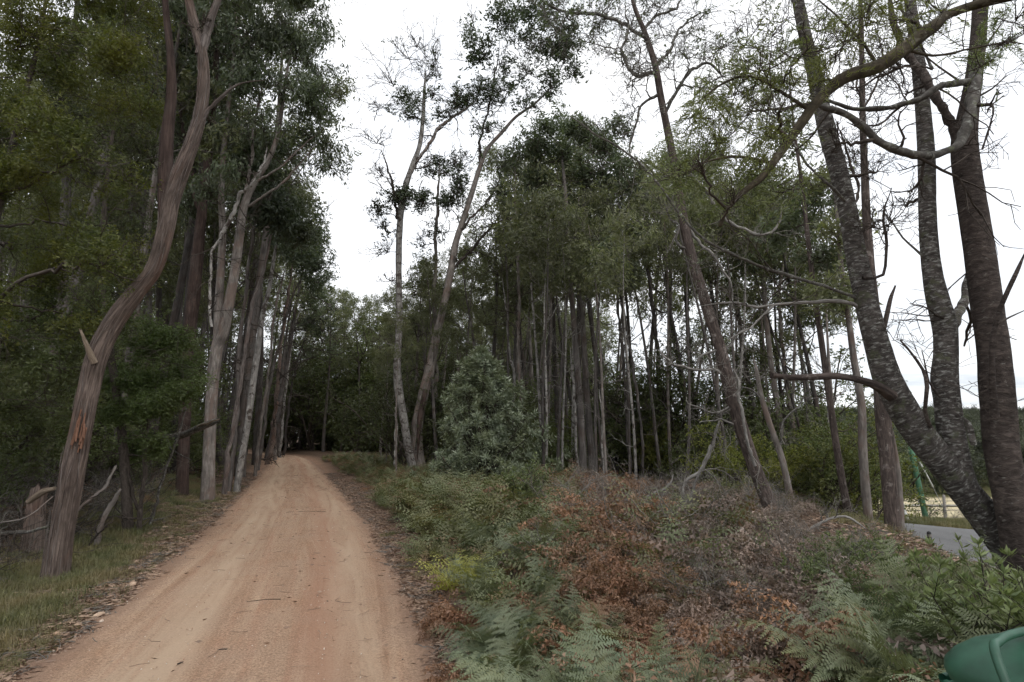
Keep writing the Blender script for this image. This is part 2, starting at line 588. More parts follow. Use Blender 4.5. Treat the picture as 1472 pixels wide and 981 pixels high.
class Hand:
    """a tree whose stems, limbs and foliage clumps are laid out one by one"""

    def __init__(s, name, d, seed, label=None, cat='tree', group=None, base=None):
        s.rs = np.random.RandomState(seed)
        s.seed = seed
        s.d = d
        b = base if base is not None else (0, 0, 0)
        s.base = np.asarray(b, float)
        s.root = empty(name, s.base, label, cat, group)
        s.sk = []
        s.twigs, s.leaf = MB(), MB()
        s.k = 0

    def path(s, rows, wander=.0):
        """rows (px, py, width px[, ground distance])"""
        out = []
        for i, r in enumerate(rows):
            d = r[3] if len(r) > 3 else s.d
            p, dep = P(r[0], r[1], d)
            out.append([*p, r[2] * .5 * dep / F])
        out = np.array(out)
        return out

    def stem(s, rows, m, name='stem', sides=10, per=5, ridge=.05, flare=0.0, wander=0.0, sk=True, rings=0.0, jag=0.0, parent=None, even=None, sink=False, freq=7):
        a = s.path(rows)
        if sink:
            g = float(terr(a[0, 0], a[0, 1])) - .25
            if a[0, 2] > g:
                d0 = a[0] - a[1]
                d0 = d0 / abs(d0[2]) if abs(d0[2]) > 1e-3 else np.array([0, 0, -1, 0])
                ext = a[0].copy()
                h = a[0, 2] - g
                ext[:3] = a[0, :3] + d0[:3] * h * .6
                ext[2] = g
                ext[3] = a[0, 3] * 1.1
                a = np.vstack([ext, a])
        small = max(r[2] for r in rows) <= 12.5
        mids = (not small) and max(r[2] for r in rows) <= 27 and name == 'branch'
        a[:, 3] *= .82
        if not jag:
            a[-1, 3] = min(a[-1, 3], max(.0035, .0006 * s.d))
        if small:
            even = even or .06
            a[:, 3] *= .82
        a = crom(a, per, even)
        if (small or mids) and len(a) > 5:
            kf = 1.0 if small else .4
            nk = s.rs.normal(size=(len(a), 3))
            nk = (nk + np.roll(nk, 1, 0) + np.roll(nk, 2, 0)) / 2
            wv = np.cumsum(s.rs.normal(size=(len(a), 3)), 0)
            wv -= np.linspace(0, 1, len(a))[:, None] * wv[-1]
            a[:, :3] += kf * (nk * a[:, 3:4] * .28 + wv * np.maximum(a[:, 3:4], .004) * .22) * np.minimum(1, np.arange(len(a)) / 4)[:, None]
            a[:, 3] *= 1 + .12 * s.rs.normal(size=len(a)).clip(-1.5, 1.5)
            if name in ('branch', 'stem', 'trunk', 'dead_branch') and s.d < 60:
                for q in range(max(2, int(len(a) / 7))):
                    i = s.rs.randint(2, len(a) - 1)
                    dd = unit(a[i, :3] - a[i - 1, :3] + s.rs.normal(size=3) * .8)
                    grow(s.twigs, s.rs, a[i, :3], dd, s.rs.uniform(.15, .6) * (1 + s.d / 18), max(.003, a[i, 3] * .45, .0006 * s.d), 0, 2, [], .28, .01, (4, 3), (.4, 1.1), (4, 3, 3), max(.0018, .00028 * s.d), .2, 6)
        if wander:
            n = len(a)
            t = np.linspace(0, 1, n)
            for k in range(3):
                f = s.rs.uniform(1, 4) * (k + 1)
                a[:, 0] += wander * np.sin(t * f * 3 + s.rs.uniform(0, 6)) * t / (k + 1)
                a[:, 1] += wander * np.sin(t * f * 3 + s.rs.uniform(0, 6)) * t / (k + 1)
                a[:, 2] += wander * .5 * np.sin(t * f * 3 + s.rs.uniform(0, 6)) * t / (k + 1)
        mb = MB()
        tube(mb, a[:, :3], np.maximum(a[:, 3], .002), sides, ridge, s.seed * 7 + s.k, True, flare, freq, rings, jag)
        s.k += 1
        o = mb.build(name, M[m], parent or s.root, True, s.base)
        if sk:
            s.sk.append(a)
        return o, a

    def skel(s):
        return np.vstack(s.sk)

    def clump(s, px, py, rpx, nl, dd=0.0, L=.09, Wd=.022, droop=.5, tw=8, lev=2, flat=.7, join=True, wob=.2, curl=.05, rtw=None, puff=None):
        rs = s.rs
        c, dep = P(px, py, s.d + dd)
        R = rpx * dep / F
        tips = []
        sk = s.skel()
        if join:
            dv = sk[:, :3] - c
            cost = np.linalg.norm(dv, axis=1) + np.maximum(dv[:, 2], 0) * 2.0 + np.maximum(0, R * .8 - np.abs(dv[:, 2])) * .3
            i = int(np.argmin(cost))
            a = sk[i]
            Ld = np.linalg.norm(c - a[:3])
            mid = (a[:3] + c) / 2 + np.array([0, 0, -.06 * Ld]) + rs.normal(size=3) * .07 * Ld
            r0 = min(a[3] * .6, .012 + .010 * Ld)
            end = c - np.array([0, 0, R * .35])
            rows = np.array([[*a[:3], r0], [*mid, r0 * .75], [*end, r0 * .5]])
            cr = crom(rows, 6)
            cr[1:-1, :3] += rs.normal(size=(len(cr) - 2, 3)) * .018 * Ld
            tube(s.twigs, cr[:, :3], cr[:, 3], 5, cap=False, seed=rs.randint(99))
            s.sk.append(cr)
            o0 = cr[-4:, :3]
            rr = r0 * .5
        else:
            o0 = c[None]
            rr = .01
        rr = rtw or rr
        for k in range(tw):
            st = o0[rs.randint(len(o0))]
            tgt = c + rs.normal(size=3) * R * np.array([.75, .75, .75 * flat])
            d = tgt - st
            grow(s.twigs, rs, st, unit(d) + rs.normal(size=3) * .15, max(np.linalg.norm(d) * 1.1, R * .5), max(rr * .6, .004, .0007 * s.d), 0, lev - 1, tips, wob, curl, (4, 3), (.35, 1.0), (4, 3, 3), max(.0018, .0003 * s.d), .25, 6)
        if nl:
            tips = np.array(tips)
            keep = np.linalg.norm((tips - c) * np.array([1, 1, 1 / flat]), axis=1) < R * 1.35
            tips = tips[keep] if keep.sum() > 3 else tips
            pf = (puff or R * .16) * .72
            leafpuff(s.leaf, rs, tips, nl, (pf, pf, pf * .8), L, Wd, droop)

    def done(s, bark='twig', leafm='gumleaf', tname='twigs', lname='crown'):
        if not s.twigs.empty():
            s.twigs.build(tname, M[bark], s.root, True, s.base)
        if not s.leaf.empty():
            s.leaf.build(lname, M[leafm], s.root, False, s.base)
        return s.root


# ------------------------------------------------------------------ ferns and small plants
def frond(mb, rs, org, az, L=.9, rise=1.15, pairs=17, npin=13, wide=.42, droop=.9, curl=.0, pw=.02, crump=0.0):
    """one bracken frond: arching rib, paired pinnae, each with small paired leaflets"""
    n = 18
    t = np.linspace(0, 1, n)
    ang = rise - droop * 1.5 * t ** 1.3
    st = L / (n - 1)
    x = np.concatenate([[0], np.cumsum(np.cos(ang[:-1]) * st)])
    z = np.concatenate([[0], np.cumsum(np.sin(ang[:-1]) * st)])
    side = np.array([-math.sin(az), math.cos(az), 0])
    fw = np.array([math.cos(az), math.sin(az), 0])
    bend = rs.normal(0, .12) * L
    rib = org + fw * x[:, None] + np.array([0, 0, 1.0]) * z[:, None] + side * (bend * t ** 2)[:, None]
    tube(mb, rib, np.linspace(.0045, .0012, n), 3, cap=False)
    tang = np.gradient(rib, axis=0)
    tang /= np.linalg.norm(tang, axis=1, keepdims=True)
    nrm = np.cross(side[None], tang)
    V, Q, R_ = [], [], []
    ts = np.linspace(.22, .985, pairs)
    u = (ts - .22) / .765
    pl = wide * L * (1 - u) ** .85 * np.minimum(1, .72 + u * 1.6) + .015
    base_r = rs.uniform(0, .62) if rs.uniform() > .07 else 1.2
    for k in range(pairs):
        f = ts[k] * (n - 1)
        i = min(n - 2, int(f))
        o = rib[i] + (rib[i + 1] - rib[i]) * (f - i)
        T, N = tang[i], nrm[i]
        for sg in (-1, 1):
            if rs.uniform() < .06 + .14 * (crump > 0): continue
            pk = pl[k] * rs.uniform(.72, 1.12)
            d = unit(side * sg * rs.uniform(.75, 1.1) + T * rs.uniform(.25, .75) + N * rs.uniform(-.25, .35) * (1 - curl) + np.array([0, 0, -1]) * curl * rs.uniform(.4, 1.2))
            m = max(3, int(npin * (pl[k] / (wide * L)) ** .7))
            s = (np.arange(m) + .5) / m
            ll = pk
            c = o + d * (s * ll)[:, None] + (-np.array([0, 0, 1.0]) * (ll * (rs.uniform(.05, .5) + curl * rs.uniform(.2, 1.0)) * s ** 2)[:, None])
            dirp = np.gradient(c, axis=0) if m > 1 else d[None]
            dirp = dirp / np.linalg.norm(dirp, axis=1, keepdims=True)
            q = unit(np.cross(N, d))
            plen = ((ll * .16 * (1 - s) ** .7 + .004) * rs.uniform(.7, 1.25, m))[:, None]
            wq = min(pw, ll / m * .78)
            for s2 in (-1, 1):
                dp = q * s2 * .9 + dirp * .5 + N * rs.normal(0, .12 + curl * .5, (m, 1)) - np.array([0, 0, .15 + curl * .4])
                dp /= np.linalg.norm(dp, axis=1, keepdims=True)
                w = dirp * wq * .5
                b = c
                v = np.stack([b - w * .8, b + w * .8, b + dp * plen * .6 + w, b + dp * plen, ], 1)
                v2 = b + dp * plen * .6 - w
                V.append(np.stack([b - w, b + w, b + dp * plen + w * .25, b + dp * plen * .95 - w * .45], 1).reshape(-1, 3))
                R_.append(np.clip(base_r + rs.uniform(0, .3, m), 0, 1))
    V = np.concatenate(V)
    R_ = np.concatenate(R_)
    # ripple the whole frond so that no two run alike
    ph = rs.uniform(0, 6, 3)
    V = V + np.column_stack([np.sin(V[:, 1] * 17 + ph[0]), np.sin(V[:, 2] * 15 + ph[1]), np.sin(V[:, 0] * 16 + ph[2])]) * (.012 + crump * .8)
    if crump:
        q = V.reshape(-1, 4, 3) + rs.normal(size=(len(V) // 4, 1, 3)) * crump
        q = q + rs.normal(size=q.shape) * crump * .5
        keep = rs.uniform(size=len(q)) < .8
        V, R_ = q[keep].reshape(-1, 3), R_[keep]
    mb.add(V, np.arange(len(V)).reshape(-1, 4), None, None, R_)


def fern_mesh(name, seed, m, nf=7, L=.9, rise=(1.0, 1.4), droop=(.6, 1.1), curl=0.0, pairs=17, npin=13, wide=.42, az0=None, r0=.06, pw=.02, crump=0.0):
    rs = np.random.RandomState(seed)
    mb = MB()
    for k in range(nf):
        az = k * 6.283 / nf + rs.uniform(-.5, .5) if az0 is None else az0 + rs.normal(0, .5)
        o = np.array([rs.normal(0, r0), rs.normal(0, r0), -.03])
        frond(mb, rs, o, az, L * rs.uniform(.7, 1.15), rs.uniform(*rise), pairs, npin, wide * rs.uniform(.8, 1.1), rs.uniform(*droop), curl, pw, crump)
    return mb.mesh(name, M[m])


def drytwig_mesh(name, seed, m, n=6, L=.8):
    rs = np.random.RandomState(seed)
    mb = MB()
    for k in range(n):
        az = rs.uniform(0, 6.28)
        grow(mb, rs, np.array([rs.normal(0, .1), rs.normal(0, .1), 0]), np.array([math.cos(az), math.sin(az), rs.uniform(.1, 1.2)]), L * rs.uniform(.5, 1.2), .008, 0, 2, [], .22, -.01, (4, 3), (.4, 1.1), (4, 3, 3), .0018, .2, 6)
    return mb.mesh(name, M[m], True)


def grass_mesh(name, seed, m, n=60, h=.14, r=.09):
    rs = np.random.RandomState(seed)
    mb = MB()
    p = np.column_stack([rs.normal(0, r, n), rs.normal(0, r, n), np.full(n, -.01)])
    a = rs.uniform(0, 6.28, n)
    lean = rs.uniform(.1, .8, n)
    hh = h * rs.uniform(.5, 1.3, n)
    fw = np.column_stack([np.cos(a), np.sin(a), np.zeros(n)])
    sd = np.column_stack([-np.sin(a), np.cos(a), np.zeros(n)]) * .0022
    up = np.array([0, 0, 1.0])
    m1 = p + fw * (lean * hh * .35)[:, None] + up * (hh * .6)[:, None]
    tp = p + fw * (lean * hh)[:, None] + up * (hh * (1 - lean * .35))[:, None]
    v = np.stack([p - sd, p + sd, m1 + sd, m1 - sd, tp + sd * .15, tp - sd * .15], 1).reshape(-1, 3)
    i = np.arange(n)[:, None] * 6
    q = np.concatenate([i + np.array([[0, 1, 2, 3]]), i + np.array([[3, 2, 4, 5]])])
    mb.add(v, q, None, None, np.tile(rs.uniform(0, 1, n), 2))
    return mb.mesh(name, M[m])


def scatter(name, meshes, pts, rots, scl, idx=None, kind='stuff', label=None, group=None):
    """one object that repeats small meshes over points (ground cover)"""
    n = len(pts)
    me = bpy.data.meshes.new(name)
    me.vertices.add(n)
    me.vertices.foreach_set('co', np.asarray(pts, np.float32).ravel())
    a = me.attributes.new('rot', 'FLOAT_VECTOR', 'POINT')
    a.data.foreach_set('vector', np.asarray(rots, np.float32).ravel())
    a = me.attributes.new('scl', 'FLOAT', 'POINT')
    a.data.foreach_set('value', np.asarray(scl, np.float32))
    a = me.attributes.new('idx', 'INT', 'POINT')
    rs = np.random.RandomState(n)
    a.data.foreach_set('value', (rs.randint(0, len(meshes), n) if idx is None else np.asarray(idx)).astype(np.int32))
    o = bpy.data.objects.new(name, me)
    COL.objects.link(o)
    pc = bpy.data.collections.new(name + '_kinds')
    for i, m in enumerate(meshes):
        po = bpy.data.objects.new('%s_kind_%02d' % (name, i), m)
        pc.objects.link(po)
    g = bpy.data.node_groups.new(name, 'GeometryNodeTree')
    g.interface.new_socket('Geometry', in_out='INPUT', socket_type='NodeSocketGeometry')
    g.interface.new_socket('Geometry', in_out='OUTPUT', socket_type='NodeSocketGeometry')
    gi, go = g.nodes.new('NodeGroupInput'), g.nodes.new('NodeGroupOutput')
    ci = g.nodes.new('GeometryNodeCollectionInfo')
    ci.inputs['Collection'].default_value = pc
    ci.inputs['Separate Children'].default_value = True
    ci.inputs['Reset Children'].default_value = True
    ip = g.nodes.new('GeometryNodeInstanceOnPoints')
    ip.inputs['Pick Instance'].default_value = True

    def at(nm, t):
        x = g.nodes.new('GeometryNodeInputNamedAttribute')
        x.data_type = t
        x.inputs['Name'].default_value = nm
        return [q for q in x.outputs if q.enabled and q.name == 'Attribute'][0]
    g.links.new(gi.outputs[0], ip.inputs['Points'])
    g.links.new(ci.outputs[0], ip.inputs['Instance'])
    g.links.new(at('idx', 'INT'), ip.inputs['Instance Index'])
    er = g.nodes.new('FunctionNodeEulerToRotation')
    g.links.new(at('rot', 'FLOAT_VECTOR'), er.inputs[0])
    g.links.new(er.outputs[0], ip.inputs['Rotation'])
    g.links.new(at('scl', 'FLOAT'), ip.inputs['Scale'])
    g.links.new(ip.outputs[0], go.inputs[0])
    md = o.modifiers.new('scatter', 'NODES')
    md.node_group = g
    return tag(o, label, None, group, kind)


def place_mesh(name, me, loc, rz=0, s=1, label=None, cat=None, group=None, rx=0, ry=0):
    o = bpy.data.objects.new(name, me)
    COL.objects.link(o)
    o.location = [float(c) for c in loc]
    o.rotation_euler = (rx, ry, rz)
    o.scale = (s, s, s)
    return tag(o, label, cat, group)
# ------------------------------------------------------------------ camera, sky, sun
cam = bpy.data.cameras.new('camera')
cam.lens = F / W0 * 36.0
cam.sensor_width = 36
cam.clip_start = .05
cam.clip_end = 4000
co = bpy.data.objects.new('camera', cam)
COL.objects.link(co)
co.location = (0, 0, EYE)
co.rotation_euler = (math.pi / 2 + PITCH, 0, 0)
SC.camera = co

SUN_EL, SUN_AZ = 52.0, 150.0      # azimuth from +Y towards +X
w = bpy.data.worlds.new('World')
SC.world = w
w.use_nodes = True
nt = w.node_tree
nt.nodes.clear()
wo = nd(nt, 'ShaderNodeOutputWorld')
bg = nd(nt, 'ShaderNodeBackground')
sky = nd(nt, 'ShaderNodeTexSky', sky_type='NISHITA')
sky.sun_disc = False
sky.sun_elevation = math.radians(SUN_EL)
sky.sun_rotation = math.radians(SUN_AZ)
sky.dust_density = 3
tc = nd(nt, 'ShaderNodeTexCoord')
mp = mapping(nt, tc.outputs['Generated'], (1, 1, 3.2))
n1 = noise(nt, mp.outputs[0], 2.3, 6, .55, .5)
cl = ramp(nt, [(.30, (7.6, 7.9, 8.4)), (.52, (9.3, 9.4, 9.6)), (.7, (10.2, 10.2, 10.2))], n1.outputs[0])
sep = nd(nt, 'ShaderNodeSeparateXYZ')
nt.links.new(tc.outputs['Generated'], sep.inputs[0])
n2 = noise(nt, mapping(nt, tc.outputs['Generated'], (1.5, 1.5, 14)).outputs[0], 2.4, 5, .6, .4)
low = ramp(nt, [(.36, (5.2, 5.6, 6.1)), (.6, (8.2, 8.4, 8.6))], n2.outputs[0])
lf = ramp(nt, [(.06, 1.0), (.24, 0.0)], sep.outputs['Z'])
cloud = mix(nt, lf.outputs[0], cl.outputs[0], low.outputs[0])
final = mix(nt, .90, sky.outputs[0], cloud)
nt.links.new(final, bg.inputs[0])
bg.inputs['Strength'].default_value = .1
nt.links.new(bg.outputs[0], wo.inputs[0])

sl = bpy.data.lights.new('sun', 'SUN')
sl.energy = .7
sl.angle = math.radians(25)
sl.color = (1, .97, .93)
so = bpy.data.objects.new('sun', sl)
COL.objects.link(so)
so.rotation_euler = (math.radians(90 - SUN_EL), 0, math.radians(180 - SUN_AZ))
so.location = (0, 0, 40)

SC.view_settings.view_transform = 'Standard'
SC.view_settings.look = 'None'
SC.view_settings.gamma = 1
SC.view_settings.use_curve_mapping = False
SC.view_settings.exposure = .68
cy = SC.cycles
cy.max_bounces = 4
cy.diffuse_bounces = 3
cy.use_adaptive_sampling = True
cy.adaptive_threshold = .03
cy.glossy_bounces = 1
cy.transmission_bounces = 2
cy.transparent_max_bounces = 4
cy.caustics_reflective = False
cy.caustics_refractive = False
cy.use_denoising = True
try:
    cy.denoiser = 'OPENIMAGEDENOISE'
    cy.denoising_input_passes = 'RGB_ALBEDO_NORMAL'
except Exception:
    pass


# ------------------------------------------------------------------ ground
def spaced(parts):
    out = [np.arange(a, b, s) for a, b, s in parts]
    return np.concatenate(out)


AX0, AX1 = 11.0, 15.2          # the sealed road runs straight away along Y


def asph_mid(y):
    y = np.asarray(y, float)
    return 13.1 + 34 * ss(40, 46, y) * 0


gx = spaced([(-900, -100, 80), (-100, -30, 5), (-30, -12, 1), (-12, 16, .2), (16, 40, .8), (40, 120, 4), (120, 1000, 40)])
gy = spaced([(-60, -2, 4), (-2, 30, .2), (30, 70, .8), (70, 250, 5), (250, 1500, 50)])
X, Y = np.meshgrid(gx, gy)
Z = terr(X, Y)
U = X - road_x(Y)
Z = Z - .10 * (1 - ss(1.35, 1.75, np.abs(U))) * (Y < 98)
Z = Z - .08 * ss(AX0 + .0, AX0 + .3, X) * (1 - ss(AX1 - .3, AX1, X)) * (Y < 70) * (Y > -40)
G = (1 - ss(2.2, 3.6, -U)) * ss(1.3, 1.7, -U) * (1 - ss(13, 24, Y))
PADK = ss(16.2, 16.6, X) * ss(27, 29, Y) * (1 - ss(63, 66, Y))
GV = ss(15.1, 15.5, X) * (1 - PADK) * (1 - ss(80, 110, Y))
mb = MB()
ny, nx = X.shape
i = (np.arange(ny - 1)[:, None] * nx + np.arange(nx - 1)[None]).ravel()
mb.add(np.stack([X, Y, Z], -1).reshape(-1, 3), np.stack([i, i + 1, i + nx + 1, i + nx], -1), None,
       np.stack([U.clip(-50, 50), G + GV, PADK], -1).reshape(-1, 3))
m, nt, out = mat('forest_ground')
geo = nd(nt, 'ShaderNodeNewGeometry')
at = nd(nt, 'ShaderNodeAttribute', attribute_name='bc')
sp = nd(nt, 'ShaderNodeSeparateXYZ')
nt.links.new(at.outputs['Vector'], sp.inputs[0])
na = noise(nt, geo.outputs['Position'], 1.1, 6, .65)
nb = noise(nt, geo.outputs['Position'], 18, 5, .7)
nc = noise(nt, geo.outputs['Position'], 70, 3, .7)
base = ramp(nt, [(.3, (.045, .032, .024)), (.5, (.10, .072, .052)), (.7, (.18, .13, .09))], nb.outputs[0]).outputs[0]
base = mix(nt, ramp(nt, [(.4, 0.0), (.65, .7)], na.outputs[0]).outputs[0], base, (.085, .05, .033))
ab = nd(nt, 'ShaderNodeMath', operation='ABSOLUTE')
nt.links.new(sp.outputs[0], ab.inputs[0])
ad = nd(nt, 'ShaderNodeMath', operation='MULTIPLY_ADD')
nt.links.new(na.outputs[0], ad.inputs[0])
ad.inputs[1].default_value = -1.6
nt.links.new(ab.outputs[0], ad.inputs[2])
dirtf = ramp(nt, [(.0, 1.0), (.5, 1.0), (1.0, 0.0)], None)
mr = nd(nt, 'ShaderNodeMapRange')
mr.inputs[1].default_value = .9
mr.inputs[2].default_value = 1.9
mr.inputs[3].default_value = 1
mr.inputs[4].default_value = 0
nt.links.new(ad.outputs[0], mr.inputs[0])
dirt = ramp(nt, [(.3, (.16, .09, .06)), (.55, (.27, .17, .115)), (.75, (.36, .25, .18))], nb.outputs[0]).outputs[0]
col = mix(nt, mr.outputs[0], base, dirt)
grs = ramp(nt, [(.3, (.06, .07, .025)), (.7, (.15, .16, .06))], nb.outputs[0]).outputs[0]
gm = nd(nt, 'ShaderNodeMath', operation='MULTIPLY')
nt.links.new(sp.outputs[1], gm.inputs[0])
nt.links.new(ramp(nt, [(.35, .2), (.6, 1.0)], na.outputs[0]).outputs[0], gm.inputs[1])
col = mix(nt, gm.outputs[0], col, grs)
pad = ramp(nt, [(.3, (.42, .36, .22)), (.7, (.62, .54, .36))], na.outputs[0]).outputs[0]
col = mix(nt, sp.outputs[2], col, pad)
h = mix(nt, .5, nb.outputs[0], nc.outputs[0])
principled(nt, out, col, .95, .1, bump(nt, h, .8, .05))
M['ground'] = m
tag(mb.build('ground', m, None, True), kind='structure')

# dirt road: a cambered sheet whose ragged edges dive under the verge
ry = np.concatenate([np.arange(-5, 30, .12), np.arange(30, 98, .5)])
hw = np.interp(ry, [0, 4.3, 7, 12, 21, 41, 60, 100], [1.75, 1.77, 1.83, 1.9, 1.95, 1.8, 1.5, 1.5])
un = np.linspace(-1.12, 1.12, 41)
UU, YY = np.meshgrid(un, ry)
XX = road_x(YY) + UU * hw[:, None]
cam_ = .045 * (1 - np.abs(UU) ** 3)
rut = -.022 * (np.exp(-((UU - .42) / .13) ** 2) + np.exp(-((UU + .38) / .14) ** 2))
edge = -.14 * ss(.84, 1.1, np.abs(UU) + .10 * vnoise(XX, YY, 2.2, 11) + .05 * vnoise(XX, YY, 7, 12))
ZZ = terr(XX, YY) + cam_ + rut + edge + .008 * vnoise(XX, YY, 5, 2) + .007 * vnoise(XX * 1.5, YY, 11, 31)
mb = MB()
ny, nx = XX.shape
i = (np.arange(ny - 1)[:, None] * nx + np.arange(nx - 1)[None]).ravel()
mb.add(np.stack([XX, YY, ZZ], -1).reshape(-1, 3), np.stack([i, i + 1, i + nx + 1, i + nx], -1), None, np.stack([UU, YY, 0 * UU], -1).reshape(-1, 3))
m, nt, out = mat('dirt_road')
geo = nd(nt, 'ShaderNodeNewGeometry')
at = nd(nt, 'ShaderNodeAttribute', attribute_name='bc')
st = noise(nt, mapping(nt, at.outputs['Vector'], (4.5, .16, 1)).outputs[0], 1.0, 6, .66, 1.4)
st2 = noise(nt, mapping(nt, at.outputs['Vector'], (13, .22, 1), (3, 1, 0)).outputs[0], 1.0, 4, .6, .5)
bl = noise(nt, geo.outputs['Position'], 1.4, 5, .6)
gr = noise(nt, geo.outputs['Position'], 55, 4, .75)
gr2 = noise(nt, geo.outputs['Position'], 190, 2, .8)
col = ramp(nt, [(.25, (.21, .115, .072)), (.42, (.305, .193, .126)), (.6, (.385, .263, .178)), (.8, (.45, .325, .23))], st.outputs[0]).outputs[0]
col = mix(nt, ramp(nt, [(.5, 0.0), (.72, .75)], st2.outputs[0]).outputs[0], col, (.31, .17, .11))
col = mix(nt, ramp(nt, [(.35, .0), (.7, .5)], bl.outputs[0]).outputs[0], col, (.33, .24, .175))
col = mix(nt, 1.0, col, ramp(nt, [(.3, .5), (.5, 1.0), (.68, 1.4)], gr.outputs[0]).outputs[0], 'MULTIPLY')
col = mix(nt, .6, col, ramp(nt, [(.3, .55), (.5, 1.0), (.7, 1.4)], gr2.outputs[0]).outputs[0], 'MULTIPLY')
sp = nd(nt, 'ShaderNodeSeparateXYZ')
nt.links.new(at.outputs['Vector'], sp.inputs[0])
trk = ramp(nt, [(.20, 0.0), (.27, .75), (.35, .75), (.43, 0.0), (.62, 0.0), (.70, .7), (.78, .7), (.86, 0.0)], None)
rd = ramp(nt, [(.60, 0.0), (.65, .35), (.69, .5), (.73, .2), (.78, .0)], None)
um = nd(nt, 'ShaderNodeMath', operation='MULTIPLY_ADD')
nt.links.new(sp.outputs[0], um.inputs[0])
um.inputs[1].default_value = .5
um.inputs[2].default_value = .5
ua = nd(nt, 'ShaderNodeMath', operation='MULTIPLY_ADD')
bl2 = noise(nt, mapping(nt, at.outputs['Vector'], (0, .22, 1)).outputs[0], 1.0, 2)
nt.links.new(bl2.outputs[0], ua.inputs[0])
ua.inputs[1].default_value = .12
us = nd(nt, 'ShaderNodeMath', operation='ADD')
us.inputs[1].default_value = -.06
nt.links.new(um.outputs[0], us.inputs[0])
nt.links.new(us.outputs[0], ua.inputs[2])
nt.links.new(ua.outputs[0], rd.inputs['Fac'])
nt.links.new(ua.outputs[0], trk.inputs['Fac'])
tf = mix(nt, 1.0, trk.outputs[0], ramp(nt, [(.35, .2), (.6, 1.0)], st.outputs[0]).outputs[0], 'MULTIPLY')
col = mix(nt, tf, col, (.43, .32, .225))
col = mix(nt, rd.outputs[0], col, (.30, .155, .10))
eu = nd(nt, 'ShaderNodeMath', operation='MULTIPLY_ADD')
bl3 = noise(nt, geo.outputs['Position'], 2.6, 5, .7)
nt.links.new(bl3.outputs[0], eu.inputs[0])
eu.inputs[1].default_value = .22
eu2 = nd(nt, 'ShaderNodeMath', operation='ABSOLUTE')
nt.links.new(sp.outputs[0], eu2.inputs[0])
nt.links.new(eu2.outputs[0], eu.inputs[2])
eg = ramp(nt, [(.80, .0), (.93, .65), (1.0, 1.0)], eu.outputs[0])
col = mix(nt, eg.outputs[0], col, mix(nt, gr.outputs[0], (.12, .07, .048), (.30, .20, .145)))
hh = mix(nt, .5, gr.outputs[0], gr2.outputs[0])
principled(nt, out, col, .95, .12, bump(nt, hh, .7, .025))
tag(mb.build('dirt_road', m, None, True), kind='structure')

# sealed road
yy = np.arange(-40, 72, 1.0)
uu = np.linspace(0, 1, 9)
A, B = np.meshgrid(uu, yy)
XX = AX0 + (AX1 - AX0) * A + .05 * vnoise(A * 9, B, 1.5, 4) * (np.abs(A - .5) > .45)
ZZ = terr(XX, B) + .012 + .05 * (1 - (2 * A - 1) ** 2)
mb = MB()
ny, nx = XX.shape
i = (np.arange(ny - 1)[:, None] * nx + np.arange(nx - 1)[None]).ravel()
mb.add(np.stack([XX, B, ZZ], -1).reshape(-1, 3), np.stack([i, i + 1, i + nx + 1, i + nx], -1))
yb = np.arange(17, 200, 3.0)
XB, _ = np.meshgrid(yb, [0, 1])
YB = np.array([[42.2], [44.6]]) + 0 * XB
ZB = terr(XB, YB) + .09
n = len(yb)
i = np.arange(n - 1)
m, nt, out = mat('asphalt')
geo = nd(nt, 'ShaderNodeNewGeometry')
a1 = noise(nt, geo.outputs['Position'], 40, 4, .7)
a2 = noise(nt, mapping(nt, geo.outputs['Position'], (1, .12, 1)).outputs[0], 1.2, 4)
col = mix(nt, 1.0, ramp(nt, [(.3, (.09, .09, .092)), (.7, (.175, .174, .172))], a1.outputs[0]).outputs[0], ramp(nt, [(.3, .8), (.7, 1.2)], a2.outputs[0]).outputs[0], 'MULTIPLY')
principled(nt, out, col, .85, .3, bump(nt, a1.outputs[0], .4, .01))
M['asphalt'] = m
tag(mb.build('sealed_road', m, None, True), kind='structure')
mb = MB()
mb.add(np.concatenate([np.stack([XB[0], YB[0], ZB[0]], -1), np.stack([XB[1], YB[1], ZB[1]], -1)]), np.stack([i, i + 1, i + n + 1, i + n], -1))
tag(mb.build('farm_track', m, None, True), kind='structure')


def gz(x, y):
    return float(terr(x, y))


def box(mb, c, s, rz=0, rx=0, ry=0, bev=0.0):
    bm_v = np.array([[x, y, z] for z in (-.5, .5) for y in (-.5, .5) for x in (-.5, .5)], float) * np.asarray(s, float)
    from mathutils import Euler
    R = np.array(Euler((rx, ry, rz)).to_matrix())
    v = bm_v @ R.T + np.asarray(c, float)
    mb.add(v, [[0, 2, 3, 1], [4, 5, 7, 6], [0, 1, 5, 4], [2, 6, 7, 3], [0, 4, 6, 2], [1, 3, 7, 5]])
# ------------------------------------------------------------------ forest of copies
rs = np.random.RandomState(41)
gums = [gum_proto(100 + k, H, r, cs, nl=nl, bias=(.0, 0, 0), lim=lm, width=wd) for k, (H, r, cs, nl, lm, wd) in enumerate([
    (17, .17, .50, 15000, 12, .19), (19, .20, .55, 17000, 13, .18), (16, .14, .45, 13000, 11, .20), (18, .16, .6, 13000, 10, .19),
    (15, .12, .42, 12000, 11, .19), (20, .22, .52, 18000, 14, .17), (14, .10, .5, 9000, 9, .17)])]
poles = [gum_proto(140 + k, H, r, 0.74, nl=3600, lim=7, width=.12, dead=9, barkm=['gum', 'gum_far', 'whitegum'][k]) for k, (H, r) in enumerate([(13, .075), (15, .09), (11, .06)])]
shr = [shrub_proto(200 + k, h, r, int(nl * 1.3), .13, .05, 'darkshrub', puff=.26) for k, (h, r, nl) in enumerate([(3.2, 1.8, 7000), (4.2, 2.1, 9000), (2.2, 1.5, 5000), (5.0, 1.9, 10000)])]
